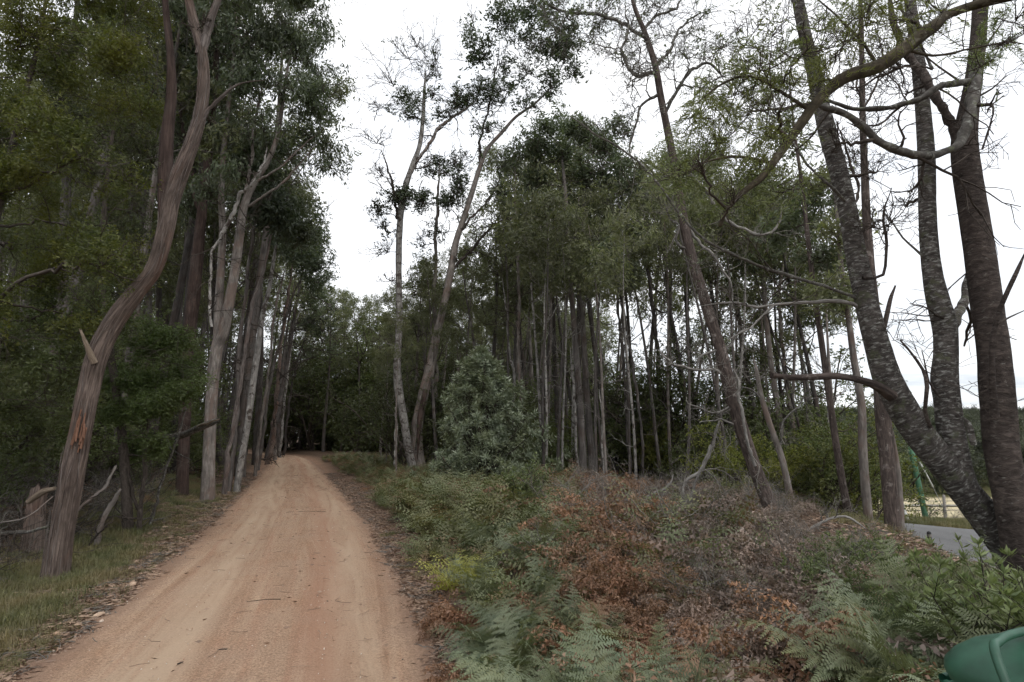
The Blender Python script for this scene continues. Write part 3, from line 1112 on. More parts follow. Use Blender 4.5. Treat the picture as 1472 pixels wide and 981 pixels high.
shr_g = [shrub_proto(220 + k, h, r, int(nl * 1.2), .11, .042, 'yellowgreen', puff=.22) for k, (h, r, nl) in enumerate([(3.0, 1.8, 8000), (2.2, 1.5, 6000)])]


def zone(x, y):
    px, py = proj(x, y, 2)
    if px < 300: return 'deep in the forest behind the grass verge'
    if px < 425: return 'in the forest row at the bend of the dirt road'
    if px < 560: return 'in the forest straight past the end of the dirt road'
    if px < 760: return 'in the forest behind the grey-green bush'
    if px < 1000: return 'in the deep forest behind the brown bracken'
    return 'in the forest behind the thin trees near the sealed road'


SKX = [-200, 200, 330, 400, 430, 480, 540, 600, 700, 740, 780, 900, 960, 1100, 1200, 1300]
SKY = [-300, -200, 100, 330, 385, 400, 425, 375, 350, 240, 165, 175, 170, 130, 200, 300]


def fit_h(x, y, H, r):
    px, _ = proj(x, y, 2)
    sy = np.interp(px, SKX, SKY) + r * 110
    z = P(px, sy, y)[0][2]
    return float(np.clip((z - gz(x, y)) / (H * 1.03), .5, 1.15))


used = set()


def put(proto, x, y, s, rz, label, cat, group, tilt=(0, 0)):
    if proto.name in used:
        o = copy_tree(proto)
    else:
        o = proto
        used.add(proto.name)
    o.location = (x, y, gz(x, y))
    o.rotation_euler = (tilt[0], tilt[1], rz)
    o.scale = (s, s, s)
    return tag(o, label, cat, group)


placed = []


def clear(x, y, dmin):
    if abs(x - float(road_x(y))) < 3.4 and y < 100: return False
    for a, b, c in placed:
        if (a - x) ** 2 + (b - y) ** 2 < (dmin * .5 + c * .5) ** 2: return False
    return True


def inview(x, y, m=120):
    px, py = proj(x, y, 1.5)
    return -m < px < W0 + m


cnt = 0
tries = 0
while cnt < 140 and tries < 9000:
    tries += 1
    y = 24 + 78 * rs.uniform() ** 1.15
    lim = 9.5 if y < 60 else 14
    x = rs.uniform(-.95 * y, lim)
    if y < 27 and x > -6 and x < 4 and rs.uniform() < .5: continue
    px, _ = proj(x, y, 1)
    if not inview(x, y, 60): continue
    if 424 < px < 570 and y < 58: continue
    if px < 430 and y > 70 and rs.uniform() < .6: continue
    if not clear(x, y, 2.0): continue
    placed.append((x, y, 1.9))
    k = rs.randint(0, 7)
    s = fit_h(x, y, [17, 19, 16, 18, 15, 20, 14][k], rs.uniform() ** 1.5)
    put(gums[k], x, y, s, rs.uniform(0, 6.28), 'tall slender eucalypt ' + zone(x, y), 'tree', 'eucalypts of the forest', (rs.normal(0, .025), rs.normal(0, .025)))
    cnt += 1
cnt = 0
tries = 0
while cnt < 92 and tries < 5000:
    tries += 1
    y = 19 + 50 * rs.uniform() ** 1.1
    x = rs.uniform(-.9 * y, 8.8)
    px, _ = proj(x, y, 1)
    if not inview(x, y, 20) or (415 < px < 545 and y < 62) or (y < 24 and px > 545 and px < 1290 and rs.uniform() < .6): continue
    if not clear(x, y, 1.0): continue
    placed.append((x, y, .8))
    kp = rs.randint(3)
    put(poles[kp], x, y, fit_h(x, y, [13, 15, 11][kp], .3 + rs.uniform()), rs.uniform(0, 6.28), 'thin young pole-like eucalypt ' + zone(x, y), 'tree', 'young pole eucalypts of the forest', (rs.normal(0, .05), rs.normal(0, .05)))
    cnt += 1
cnt = 0
tries = 0
while cnt < 28 and tries < 3000:
    tries += 1
    y = rs.uniform(16.5, 25)
    px = rs.uniform(775, 1190)
    x = (px - 736) / 850 * y
    if not clear(x, y, .7): continue
    placed.append((x, y, .5))
    kp = rs.randint(3)
    put(poles[kp], x, y, fit_h(x, y, [13, 15, 11][kp], .3 + rs.uniform()) * .95, rs.uniform(0, 6.28), 'thin straight young gum standing just behind the brown bracken', 'tree', 'thin gums just behind the bracken bank', (rs.normal(0, .06), rs.normal(-.03, .06)))
    cnt += 1
cnt = 0
tries = 0
while cnt < 112 and tries < 6000:
    tries += 1
    y = 22 + 80 * rs.uniform() ** 1.3
    x = rs.uniform(-.95 * y, 10 if y < 60 else 22)
    px, _ = proj(x, y, 1)
    if not inview(x, y, 40): continue
    if 410 < px < 560 and y < 56: continue
    if abs(x - float(road_x(y))) < 4: continue
    if y < 26 and px > 560 and rs.uniform() < .7: continue
    s = rs.uniform(.6, 1.2) * (1.5 if y > 60 else 1)
    g = rs.uniform() < .12
    put((shr_g if g else shr)[rs.randint(2 if g else 4)], x, y, s, rs.uniform(0, 6.28), ('yellow-green' if g else 'dark green') + ' understorey bush ' + zone(x, y), 'bush', 'yellow-green bushes under the forest' if g else 'dark bushes under the forest')
    cnt += 1

for k in range(78):
    y = rs.uniform(60, 98)
    x = rs.uniform(-.66 * y, .17 * y)
    if abs(x - float(road_x(y))) < 4.2: continue
    put(shr[rs.randint(4)], x, y, rs.uniform(1.7, 3.1), rs.uniform(0, 6.28), 'tall dark thicket far back between the forest trunks, closing the view', 'bush', 'thickets closing the back of the forest')

# wooded hills beyond the paddock
pts, sc, rt, ix = [], [], [], []
rh = np.random.RandomState(8)
hm = []
for k in range(3):
    mb = MB()
    r2 = np.random.RandomState(60 + k)
    tips = []
    for j in range(9):
        az = r2.uniform(0, 6.28)
        grow(mb, r2, np.array([0, 0, r2.uniform(.5, 4)]), np.array([math.cos(az), math.sin(az), 1.2]), 3.2, .07, 0, 1, tips, .15, .03, (4,), (.4, .9), (4, 3), .01, .3, 5)
    tube(mb, np.array([[0, 0, -.5], [.1, 0, 3], [0, .1, 7]]), [.2, .15, .06], 6)
    leafpuff(mb, r2, np.array(tips), 4200, (.6, .6, .45), .3, .13, .4)
    hm.append(mb.mesh('hill_tree_%d' % k, M['hillleaf']))
n = 0
while n < 1300:
    y = rh.uniform(67, 330)
    x = rh.uniform(14, 60 + y * .95)
    if not inview(x, y, 100): continue
    pts.append((x, y, gz(x, y)))
    s = rh.uniform(.45, 1.25) * (.8 if y < 110 else 1.0)
    sc.append(s)
    rt.append((0, 0, rh.uniform(0, 6.28)))
    n += 1
scatter('hillside_forest', hm, pts, rt, sc)
pts, sc, rt = [], [], []
for k in range(1100):
    y = rh.uniform(380, 800)
    x = rh.uniform(y * .45, y * 1.0)
    pts.append((x, y, gz(x, y)))
    sc.append(rh.uniform(1.0, 2.0))
    rt.append((0, 0, rh.uniform(0, 6.28)))
scatter('distant_hill_forest', hm, pts, rt, sc)
# ------------------------------------------------------------------ left side, tree by tree
def base_of(px, py, d):
    p, _ = P(px, py, d)
    return (p[0], p[1], gz(p[0], p[1]))


# the big leaning stringybark beside the verge
t = Hand('stringybark_tree', 8.0, 11, 'big leaning stringybark with torn orange bark and a forked top on the grass verge', 'tree', None, base_of(80, 828, 8))
TR, A_ = t.stem([(78, 836, 54), (88, 770, 48), (100, 700, 47), (112, 640, 45), (126, 570, 41), (140, 512, 43), (165, 462, 38), (196, 420, 33), (222, 385, 30), (238, 330, 31), (247, 285, 31), (266, 232, 28), (285, 180, 23), (293, 120, 22), (290, 70, 19), (276, 20, 17), (266, -40, 15), (262, -160, 12), (270, -320, 6)], 'stringy', 'trunk', 28, even=.045, ridge=.055, flare=.28, sink=True)
t.stem([(240, 320, 30, 8), (238, 262, 29, 8.05), (240, 200, 25, 8.1), (246, 140, 20, 8.15), (245, 80, 15, 8.2), (238, 10, 12, 8.3), (228, -120, 8, 8.5)], 'redbark', 'stem', 16, even=.07, ridge=.05)
t.stem([(136, 522, 15, 7.9), (126, 500, 11, 7.8), (117, 478, 4, 7.7)], 'cutwood', 'branch_stub', 8, ridge=.12, jag=.05)
t.stem([(291, 172, 12), (305, 150, 9), (330, 128, 6), (350, 118, 4), (380, 116, 2)], 'stringy_pale', 'branch', 8)
t.stem([(287, 80, 20), (298, 50, 16), (310, 10, 13), (330, -60, 9), (350, -160, 6)], 'stringy_pale', 'branch', 10)
# loose fibre strips
sb, sr = MB(), MB()
r5 = np.random.RandomState(5)
for k in range(90):
    i = r5.randint(4, int(len(A_) * .62))
    n = r5.randint(5, 16)
    if i + n >= len(A_): continue
    seg = A_[i:i + n]
    az = r5.uniform(math.pi * 1.05, math.pi * 1.95)
    tw = r5.uniform(-.5, .5)
    wdt = r5.uniform(.006, .016)
    T = np.linspace(0, 1, n)
    aa = az + tw * T
    off = seg[:, 3] * 1.04 + .004 + .012 * (T ** 3) * r5.uniform(0, 1.6)
    c = seg[:, :3] + np.stack([np.cos(aa) * off, np.sin(aa) * off, 0 * aa], 1)
    red = False
    tube(sb, c, wdt * .5 * (1 - .5 * np.abs(T * 2 - 1)), 4, seed=k)
for k in range(18):
    j = int(np.argmin(np.abs(A_[:, 2] - P(118, 645, 8)[0][2])))
    i = j + r5.randint(-2, 4)
    n = r5.randint(5, 10)
    seg = A_[i:i + n]
    aa = -math.pi / 2 + r5.uniform(.15, .95) + np.linspace(0, r5.uniform(-.15, .15), n)
    off = seg[:, 3] * 1.06 + r5.uniform(.0, .02) + .03 * np.linspace(1, 0, n) ** 2 * r5.uniform(0, 1)
    c = seg[:, :3] + np.stack([np.cos(aa) * off, np.sin(aa) * off, 0 * aa], 1)
    tube(sr, c, np.full(n, r5.uniform(.006, .014)), 4, seed=k)
sb.build('bark_strips', M['stringy_pale'], TR, False, t.base)
sr.build('torn_bark', M['orange'], TR, False, t.base)
for c in [(300, -60, 80, 3000), (240, -90, 80, 3000), (360, -120, 70, 3000), (200, -200, 90, 2000), (420, -40, 50, 1800)]:
    t.clump(*c, L=.13, Wd=.025, droop=1.2, tw=7)
t.done('twig', 'gumleaf')

# fine-leaved dark trees that fill the upper left
r6 = np.random.RandomState(66)
specs = [
    (8.5, 21, [(-60, 900, 26), (-40, 640, 22), (-20, 400, 17), (20, 200, 13), (60, 40, 8), (80, -120, 5)], 'dense olive-leaved tree filling the upper corner beside the leaning stringybark',
     [(20, 60, 70), (90, 110, 65), (170, 150, 55), (40, 170, 70), (120, 215, 60), (170, 60, 60), (-10, 260, 70), (70, 290, 60), (150, 370, 55), (195, 385, 28), (60, 400, 70), (-10, 420, 70), (-40, 120, 80), (110, -30, 70), (20, -50, 80), (120, 450, 45), (200, 20, 50), (190, 260, 30)]),
    (9.5, 22, [(-150, 840, 26), (-110, 600, 22), (-60, 420, 17), (0, 300, 12), (40, 120, 8)], 'dark bushy tree with low foliage behind the fallen wood and stump',
     [(10, 480, 70), (40, 560, 70), (-30, 600, 80), (90, 520, 55), (80, 430, 55), (20, 350, 60), (140, 440, 45), (60, 620, 45), (-60, 450, 80), (130, 330, 50), (60, 230, 60), (0, 200, 60), (120, 60, 60), (190, 140, 50)]),
    (11.5, 23, [(185, 780, 22), (175, 620, 18), (150, 450, 13), (146, 380, 11), (150, 300, 10), (156, 240, 8), (165, 180, 6), (200, 60, 4)], 'slender dark tree standing just behind the leaning stringybark',
     [(130, 240, 45), (170, 180, 55), (110, 160, 50), (210, 110, 45), (210, 300, 32), (170, 330, 45), (110, 330, 50), (220, 40, 45), (180, 420, 40), (120, 480, 45), (210, 210, 35), (60, 100, 60)]),
]
for d, seed, st, lab, cl in specs:
    t = Hand('bushy_tree', d, seed, lab, 'tree', None, base_of(st[0][0], st[0][1], d))
    t.stem(st, 'twig', 'trunk', 10, sink=True)
    for (px, py, r) in cl:
        for _q in range(2):
            t.clump(px + r6.uniform(-45, 45) * _q, py + r6.uniform(-45, 45) * _q, r * .75, int(1900 * (r / 60) ** 2 * (1.25 if d > 8 else 1.5)), dd=r6.uniform(-1.2, 1.6), L=.06, Wd=.02, droop=.3, tw=8, lev=2, flat=.75, puff=.16)
    t.done('twig', 'olive' if seed == 21 else 'darkshrub', 'twigs')

# soft green bush at the foot of the gums
t = Hand('green_bush', 11.5, 31, 'soft mid-green bush with fine leaves between the leaning stringybark and the grey gum', 'bush', None, base_of(205, 745, 11.5))
t.stem([(205, 745, 10), (210, 650, 9), (215, 560, 6)], 'twig', 'trunk', 8, sink=True)
t.stem([(200, 745, 8), (180, 660, 7), (170, 600, 5)], 'twig', 'stem', 8, sink=True)
for (px, py, r) in [(225, 500, 38), (255, 530, 38), (200, 545, 40), (270, 565, 28), (225, 590, 36), (175, 590, 32), (250, 490, 25), (190, 640, 30), (225, 640, 22), (160, 540, 26), (210, 480, 26)]:
    t.clump(px, py, r, int(4200 * (r / 36) ** 2), dd=r6.uniform(-.6, .6), L=.065, Wd=.022, droop=.2, tw=9, flat=.7, puff=.12)
t.done('twig', 'green')

# grey gum with the forked top and the great dark canopy behind it
t = Hand('grey_gum_tree', 17, 41, 'tall grey gum at the road edge with two upright stems and a great hanging canopy', 'tree', None, base_of(300, 698, 17))
t.stem([(299, 700, 26), (301, 640, 23), (305, 560, 22), (312, 500, 22), (322, 470, 22), (334, 410, 18), (343, 350, 17), (350, 300, 15), (366, 262, 12), (385, 232, 10), (400, 190, 8), (410, 120, 6), (420, 60, 4)], 'gum', 'trunk', 16, ridge=.03, sink=True, flare=.2, even=.15)
t.stem([(313, 500, 18), (314, 450, 17), (318, 380, 14), (320, 330, 13), (318, 270, 11), (325, 180, 9), (335, 90, 7), (340, 0, 5), (345, -90, 3)], 'gum', 'stem', 12, ridge=.03)
t.stem([(304, 470, 7, 16.6), (303, 400, 6, 16.5), (302, 362, 6, 16.4), (318, 330, 9, 16.3), (335, 300, 9, 16.2), (342, 278, 8, 16.2), (362, 262, 7, 16.2), (378, 238, 6, 16.2), (384, 212, 4, 16.2)], 'whitegum', 'branch', 8)
t.stem([(350, 300, 8), (380, 280, 6), (410, 258, 5), (440, 225, 3), (455, 205, 2)], 'gum', 'branch', 7)
t.stem([(366, 262, 7), (400, 245, 5), (430, 215, 4), (460, 190, 2)], 'gum', 'branch', 7)
t.stem([(345, 340, 8), (362, 240, 7), (372, 160, 6), (385, 80, 4)], 'gum', 'branch', 8)
for c in [(395, 30, 45), (440, 15, 40), (350, 40, 45), (425, 75, 40), (455, 95, 32), (370, 110, 38), (445, 140, 32), (462, 165, 24), (470, 200, 22), (476, 236, 17), (455, 235, 14), (410, 130, 36), (330, 120, 40), (345, 185, 30), (300, 60, 45), (310, 190, 30), (395, -50, 60), (330, -60, 60), (440, -40, 40), (440, 190, 20), (300, 270, 25), (280, 130, 34), (340, 240, 18), (468, 120, 14), (380, 180, 20), (270, 30, 40), (255, 200, 36), (265, 290, 30), (215, 150, 36), (395, 70, 36), (350, 80, 36)]:
    t.clump(*c, int(1050 * (c[2] / 35) ** 2), dd=r6.uniform(-1.6, 1.6), L=.19, Wd=.048, droop=1.5, tw=7, flat=.75, puff=.26)
t.done('twig', 'gumleaf')

# red-brown stringybark
t = Hand('red_stringybark_tree', 17.5, 42, 'dark red-brown shaggy trunk between the leaning stringybark and the grey gum', 'tree', None, base_of(262, 705, 17.5))
t.stem([(262, 700, 24), (266, 600, 22), (271, 500, 22), (277, 440, 23), (284, 370, 22), (291, 300, 18), (298, 240, 15), (306, 160, 12), (312, 60, 9), (315, -60, 6)], 'redbark', 'trunk', 18, ridge=.07, sink=True, even=.12)
t.stem([(290, 330, 12), (275, 260, 10), (262, 180, 8), (255, 80, 5)], 'redbark', 'stem', 9)
for c in [(290, 60, 50), (250, 90, 45), (330, 10, 45), (262, 170, 35), (240, 0, 50), (300, -60, 60), (230, 240, 30)]:
    t.clump(*c, int(900 * (c[2] / 35) ** 2), dd=r6.uniform(0, 2.5), L=.19, Wd=.046, droop=1.4, tw=7, puff=.28)
t.done('twig', 'gumleaf_dark')

# row of trunks along the left edge of the track
row = [
    ('dark slim gum leaning over the track just past the grey gum', 20, [(332, 676, 11), (337, 600, 10), (346, 500, 9), (356, 420, 8), (364, 330, 7), (370, 250, 5)], 'gum_far', [(375, 250, 26), (395, 215, 20), (350, 210, 24)]),
    ('bent brown gum with a wavy trunk beside the white-spotted gum', 19, [(328, 672, 12), (340, 600, 11), (350, 545, 10), (356, 500, 9), (364, 440, 8), (378, 400, 7), (388, 350, 5), (395, 310, 4)], 'stringy_pale', [(400, 300, 24), (378, 280, 20)]),
    ('white-spotted straight gum leaning towards the track', 20, [(345, 672, 13), (356, 610, 12), (364, 550, 12), (371, 500, 11), (378, 450, 9), (386, 420, 8), (394, 370, 6), (402, 320, 4)], 'whitegum', [(410, 300, 22), (425, 330, 18)]),
    ('thin pale gum with a kink, next along from the white-spotted gum', 28, [(368, 666, 8), (376, 600, 7), (384, 540, 6), (390, 480, 5), (398, 430, 5), (412, 380, 3)], 'gum', [(425, 360, 22), (405, 345, 20)]),
    ('dark rough gum standing close to the track edge', 40, [(385, 662, 12), (392, 620, 11), (398, 560, 9), (408, 480, 8), (418, 420, 6), (425, 350, 4)], 'stringy', [(430, 290, 22), (455, 310, 16), (440, 330, 22), (462, 345, 13), (415, 270, 22)]),
    ('brown gum with an outward arching limb over the track', 33, [(372, 660, 9), (380, 600, 8), (388, 540, 7), (402, 490, 6), (415, 440, 5), (432, 400, 4)], 'gum_far', [(440, 380, 22), (462, 375, 15), (455, 400, 18), (440, 350, 24)]),
    ('slender grey gum far along the left edge of the track', 47, [(396, 656, 8), (400, 600, 7), (408, 540, 6), (418, 470, 5), (432, 420, 3)], 'gum', [(445, 420, 20), (462, 425, 16), (450, 440, 18), (470, 400, 12)]),
    ('pale thin gum by the last visible stretch of track', 53, [(403, 654, 6), (406, 600, 5), (412, 540, 5), (424, 470, 4), (438, 430, 3)], 'whitegum', [(452, 455, 18), (470, 440, 15), (462, 470, 18), (440, 470, 18)]),
    ('brown gum overhanging the bend of the track', 58, [(408, 652, 6), (414, 590, 5), (424, 530, 4), (440, 480, 3)], 'gum_far', [(458, 480, 18), (475, 465, 14), (470, 500, 18), (450, 510, 18), (436, 500, 16)]),
]
for k, (lab, d, st, bk, cl) in enumerate(row):
    t = Hand('roadside_gum_tree', d, 50 + k, lab, 'tree', 'gums along the left edge of the track', base_of(st[0][0], st[0][1], d))
    t.stem(st, bk, 'trunk', 10, ridge=.04, sink=True, even=.25)
    for c in cl:
        t.clump(*c, int(1700 * (c[2] / 22) ** 2 * (20 / d) ** .4), dd=r6.uniform(-1, 1), L=.2, Wd=.07, droop=1.0, tw=7, puff=.4)
    for j in range(4):
        c = st[2 + j % (len(st) - 2)]
        t.clump(c[0] + r6.uniform(-18, 26), c[1] + r6.uniform(-30, 10), 10, 0, L=.1, tw=3)
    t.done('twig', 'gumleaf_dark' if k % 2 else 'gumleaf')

# big canopy trees behind the row
for k, (px, d, hgt) in enumerate([(250, 24, 1.05), (205, 20, .95), (160, 17, .9), (120, 22, 1), (60, 18, .95), (10, 15, .85), (345, 27, 1.1), (318, 33, 1.05), (285, 30, 1), (365, 38, 1.05), (380, 46, 1.0), (350, 52, 1), (395, 56, 1.0), (230, 34, 1.05), (150, 30, 1)]):
    p, _ = P(px, 690, d)
    put(gums[[5, 1, 3, 0, 5, 1, 5, 1, 0, 5, 1, 3, 5, 1, 5][k]], p[0], p[1], hgt, k * 1.3, ['tall eucalypt with a heavy dark crown, %s' % s for s in (
        'seen just left of the red-brown trunk', 'above the soft green bush', 'behind the leaning stringybark', 'deep behind the stump', 'behind the dark bushy tree', 'at the very edge behind the olive-leaved tree',
        'behind the white-spotted gum', 'behind the grey gum', 'behind the red-brown trunk', 'behind the dark rough gum', 'over the far left edge of the track', 'in the second row at the far track', 'at the bend of the track',
        'in the third row behind the grey gum', 'in the third row behind the leaning stringybark')][k], 'tree', 'tall crowned eucalypts left of the track')
    placed.append((p[0], p[1], 2))
nearb = [(-12, 13.5, 1.0), (-15, 16, 1.1), (-11.5, 16.5, .8), (-17, 13, 1.2), (-9.8, 10.8, .55), (-14, 20, 1.1), (-19, 19, 1.2), (-17.5, 25, 1.1), (-13.0, 23, .7), (-22, 22, 1.2), (-12, 10.5, 1.0), (-20, 16, 1.3), (-25, 27, 1.3), (-19.5, 31, 1.2), (-16, 28, .9)]
for k, (x, y, s) in enumerate(nearb):
    put(shr[k % 4], x, y, s, k * 2.1, 'dark green bush in the shade behind the grass verge', 'bush', 'dark bushes behind the grass verge')

# broken log, leaning sticks, stump and fallen wood on the verge
t = Hand('broken_log', 12.5, 71, 'broken log with a splintered pale end propped up in the bushes by the verge', 'log', None, base_of(250, 650, 12.5))
t.stem([(200, 655, 11, 13), (222, 638, 12, 12.8), (240, 630, 13, 12.6), (262, 626, 14, 12.4), (285, 616, 13, 12.1), (305, 608, 11, 11.8)], 'lichen', 'log', 12, ridge=.10, jag=.35)
t.stem([(285, 614, 8, 12.05), (303, 607, 6, 11.75), (314, 603, 3, 11.6)], 'cutwood', 'splinter', 6, ridge=.2, jag=.1)
t.stem([(240, 632, 6, 12.5), (245, 645, 4, 12.3), (262, 655, 3, 12.1), (275, 662, 3, 12)], 'lichen', 'branch', 6)
t.done()
t = Hand('leaning_dead_sapling', 12, 72, 'grey dead sapling leaning across the broken log', 'dead tree', None, base_of(226, 715, 12))
t.stem([(226, 715, 7), (240, 670, 6), (255, 625, 6), (268, 585, 4)], 'lichen', 'trunk', 7, sink=True)
t.clump(262, 590, 14, 0, tw=4)
t.done('paletwig')
t = Hand('stump', 9.5, 73, 'low broken tree stump with a pale torn top behind the leaning stringybark', 'stump', None, base_of(50, 745, 9.5))
t.stem([(50, 750, 42), (52, 725, 36), (56, 706, 32)], 'stringy', 'stump', 14, ridge=.12, jag=.12, sink=True)
t.stem([(40, 722, 12, 9.2), (60, 708, 16, 9.2), (76, 703, 9, 9.2)], 'cutwood', 'torn_wood', 7, ridge=.2, jag=.06)
t.done()
for k, (rows, lab) in enumerate([
    ([(-40, 765, 11, 9.4), (10, 768, 12, 9.2), (60, 760, 8, 9.0), (68, 757, 6, 9.0)], 'rotten fallen limb lying behind the foot of the leaning stringybark'),
    ([(110, 735, 7, 10.2), (150, 700, 8, 10.5), (165, 672, 6, 10.8)], 'short pale snag poking up behind the leaning stringybark'),
    ([(140, 772, 13, 9.9), (150, 742, 12, 9.9), (166, 716, 9, 10.0), (172, 706, 5, 10.0)], 'short leaning rotten snag by the grass verge'),
    ([(0, 752, 4, 8.2), (40, 742, 4, 8.1), (75, 715, 3, 8.3)], 'bleached thin stick leaning on the stump')]):
    t = Hand('fallen_branch', 9, 80 + k, lab, 'fallen branch', None, base_of(rows[0][0], rows[0][1], rows[0][3]))
    t.stem(rows, 'gum' if k in (1, 2, 3) else 'lichen', 'branch', 9, ridge=.1, jag=.05, sink=(k == 2))
    t.done()
# ------------------------------------------------------------------ middle trees
r7 = np.random.RandomState(77)
t = Hand('dead_topped_gum_tree', 25, 301, 'tall pale gum with a thin dead-looking twiggy top, first trunk beside the ferns', 'tree', None, base_of(592, 672, 25))
t.stem([(594, 676, 15), (588, 650, 15), (580, 600, 14), (573, 560, 15), (571, 520, 13), (574, 460, 12), (573, 380, 11), (575, 320, 11), (580, 280, 11), (592, 240, 9), (603, 210, 8), (608, 170, 7), (610, 130, 5), (612, 100, 3)], 'whitegum', 'trunk', 14, ridge=.06, even=.15, sink=True)
t.stem([(574, 330, 7), (568, 280, 6), (556, 240, 4), (548, 215, 3)], 'twig', 'branch', 7)
t.stem([(590, 250, 8), (620, 205, 7), (640, 180, 6), (665, 162, 5), (690, 140, 3)], 'gum', 'branch', 8)
t.stem([(572, 505, 5), (562, 498, 4), (545, 490, 3)], 'lichen', 'branch', 6)
for c in [(585, 150, 24, 900), (612, 110, 26, 120), (560, 110, 24, 0), (585, 75, 24, 60), (630, 85, 20, 80), (545, 150, 18, 0), (600, 165, 20, 400), (566, 290, 17, 700), (582, 280, 16, 700), (610, 285, 14, 500), (545, 300, 13, 350), (556, 330, 15, 150), (540, 200, 15, 0), (555, 360, 14, 60), (625, 130, 16, 200), (548, 250, 12, 0), (560, 400, 12, 0), (640, 165, 13, 300), (690, 125, 14, 500), (660, 145, 13, 400), (600, 60, 20, 0)]:
    t.clump(c[0], c[1], c[2], int(c[3] * .8), dd=r7.uniform(-.8, .8), L=.16, Wd=.065, droop=.4, tw=9, lev=3, puff=.2, wob=.22)
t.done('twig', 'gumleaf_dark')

t = Hand('black_wattle_tree', 25.5, 302, 'tall dark-stemmed tree that leans away from its pale neighbour to a dark leafy crown', 'tree', None, base_of(602, 678, 25.5))
t.stem([(606, 684, 26), (600, 650, 22), (600, 610, 20), (608, 570, 18), (618, 530, 17), (628, 480, 14), (640, 430, 13), (648, 390, 13), (655, 350, 11), (668, 310, 10), (680, 272, 9), (690, 240, 8), (700, 215, 7), (722, 190, 6), (742, 168, 5), (770, 148, 4), (800, 118, 3)], 'gum', 'trunk', 14, ridge=.05, even=.15, sink=True)
t.stem([(690, 240, 6), (692, 190, 5), (705, 150, 4), (712, 110, 3), (718, 60, 2)], 'twig', 'branch', 7)
t.stem([(660, 335, 7), (690, 300, 5), (712, 270, 4), (722, 240, 3)], 'twig', 'branch', 7)
t.stem([(650, 390, 7), (680, 355, 6), (715, 320, 5), (750, 312, 4), (785, 305, 2)], 'twig', 'branch', 7)
t.stem([(612, 560, 8, 25.2), (604, 600, 10, 25.2), (600, 660, 13, 25.1)], 'redbark', 'stem', 9)
for c in [(695, 75, 24, 1500), (715, 28, 24, 1000), (745, 55, 26, 700), (785, 45, 30, 2000), (812, 80, 24, 1700), (795, 120, 20, 900), (760, 95, 24, 500), (730, 125, 24, 700), (665, 135, 15, 600), (690, 150, 18, 500), (770, 15, 26, 1500), (820, 50, 18, 900), (828, 105, 10, 300), (755, 150, 16, 350), (700, 180, 16, 350), (720, 90, 18, 300), (790, 305, 12, 200), (725, 235, 14, 250), (655, 250, 18, 500), (650, 285, 18, 500), (735, 10, 20, 500), (680, 40, 12, 250), (790, -25, 26, 900)]:
    t.clump(c[0], c[1], c[2], int(c[3] * .75), dd=r7.uniform(-1.2, 1.2), L=.17, Wd=.075, droop=.2, tw=9, lev=3, puff=.26, wob=.2)
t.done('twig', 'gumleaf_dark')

t = Hand('grey_gum_sapling', 26.5, 303, 'straight thin grey gum with small dark tufts, between the pale gum and the grey-green bush', 'tree', None, base_of(625, 660, 26.5))
t.stem([(625, 668, 11), (623, 600, 10), (622, 540, 10), (624, 450, 9), (624, 380, 8), (626, 320, 7), (630, 270, 5), (632, 225, 3)], 'gum', 'trunk', 10, even=.2, sink=True)
for c in [(622, 250, 22, 900), (650, 230, 18, 600), (645, 290, 18, 700), (600, 290, 14, 400), (660, 270, 14, 400), (635, 330, 16, 300), (605, 350, 12, 120)]:
    t.clump(*c, dd=r7.uniform(-.8, .8), L=.14, Wd=.055, droop=.3, tw=6, lev=3, puff=.2)
t.done('twig', 'gumleaf_dark')

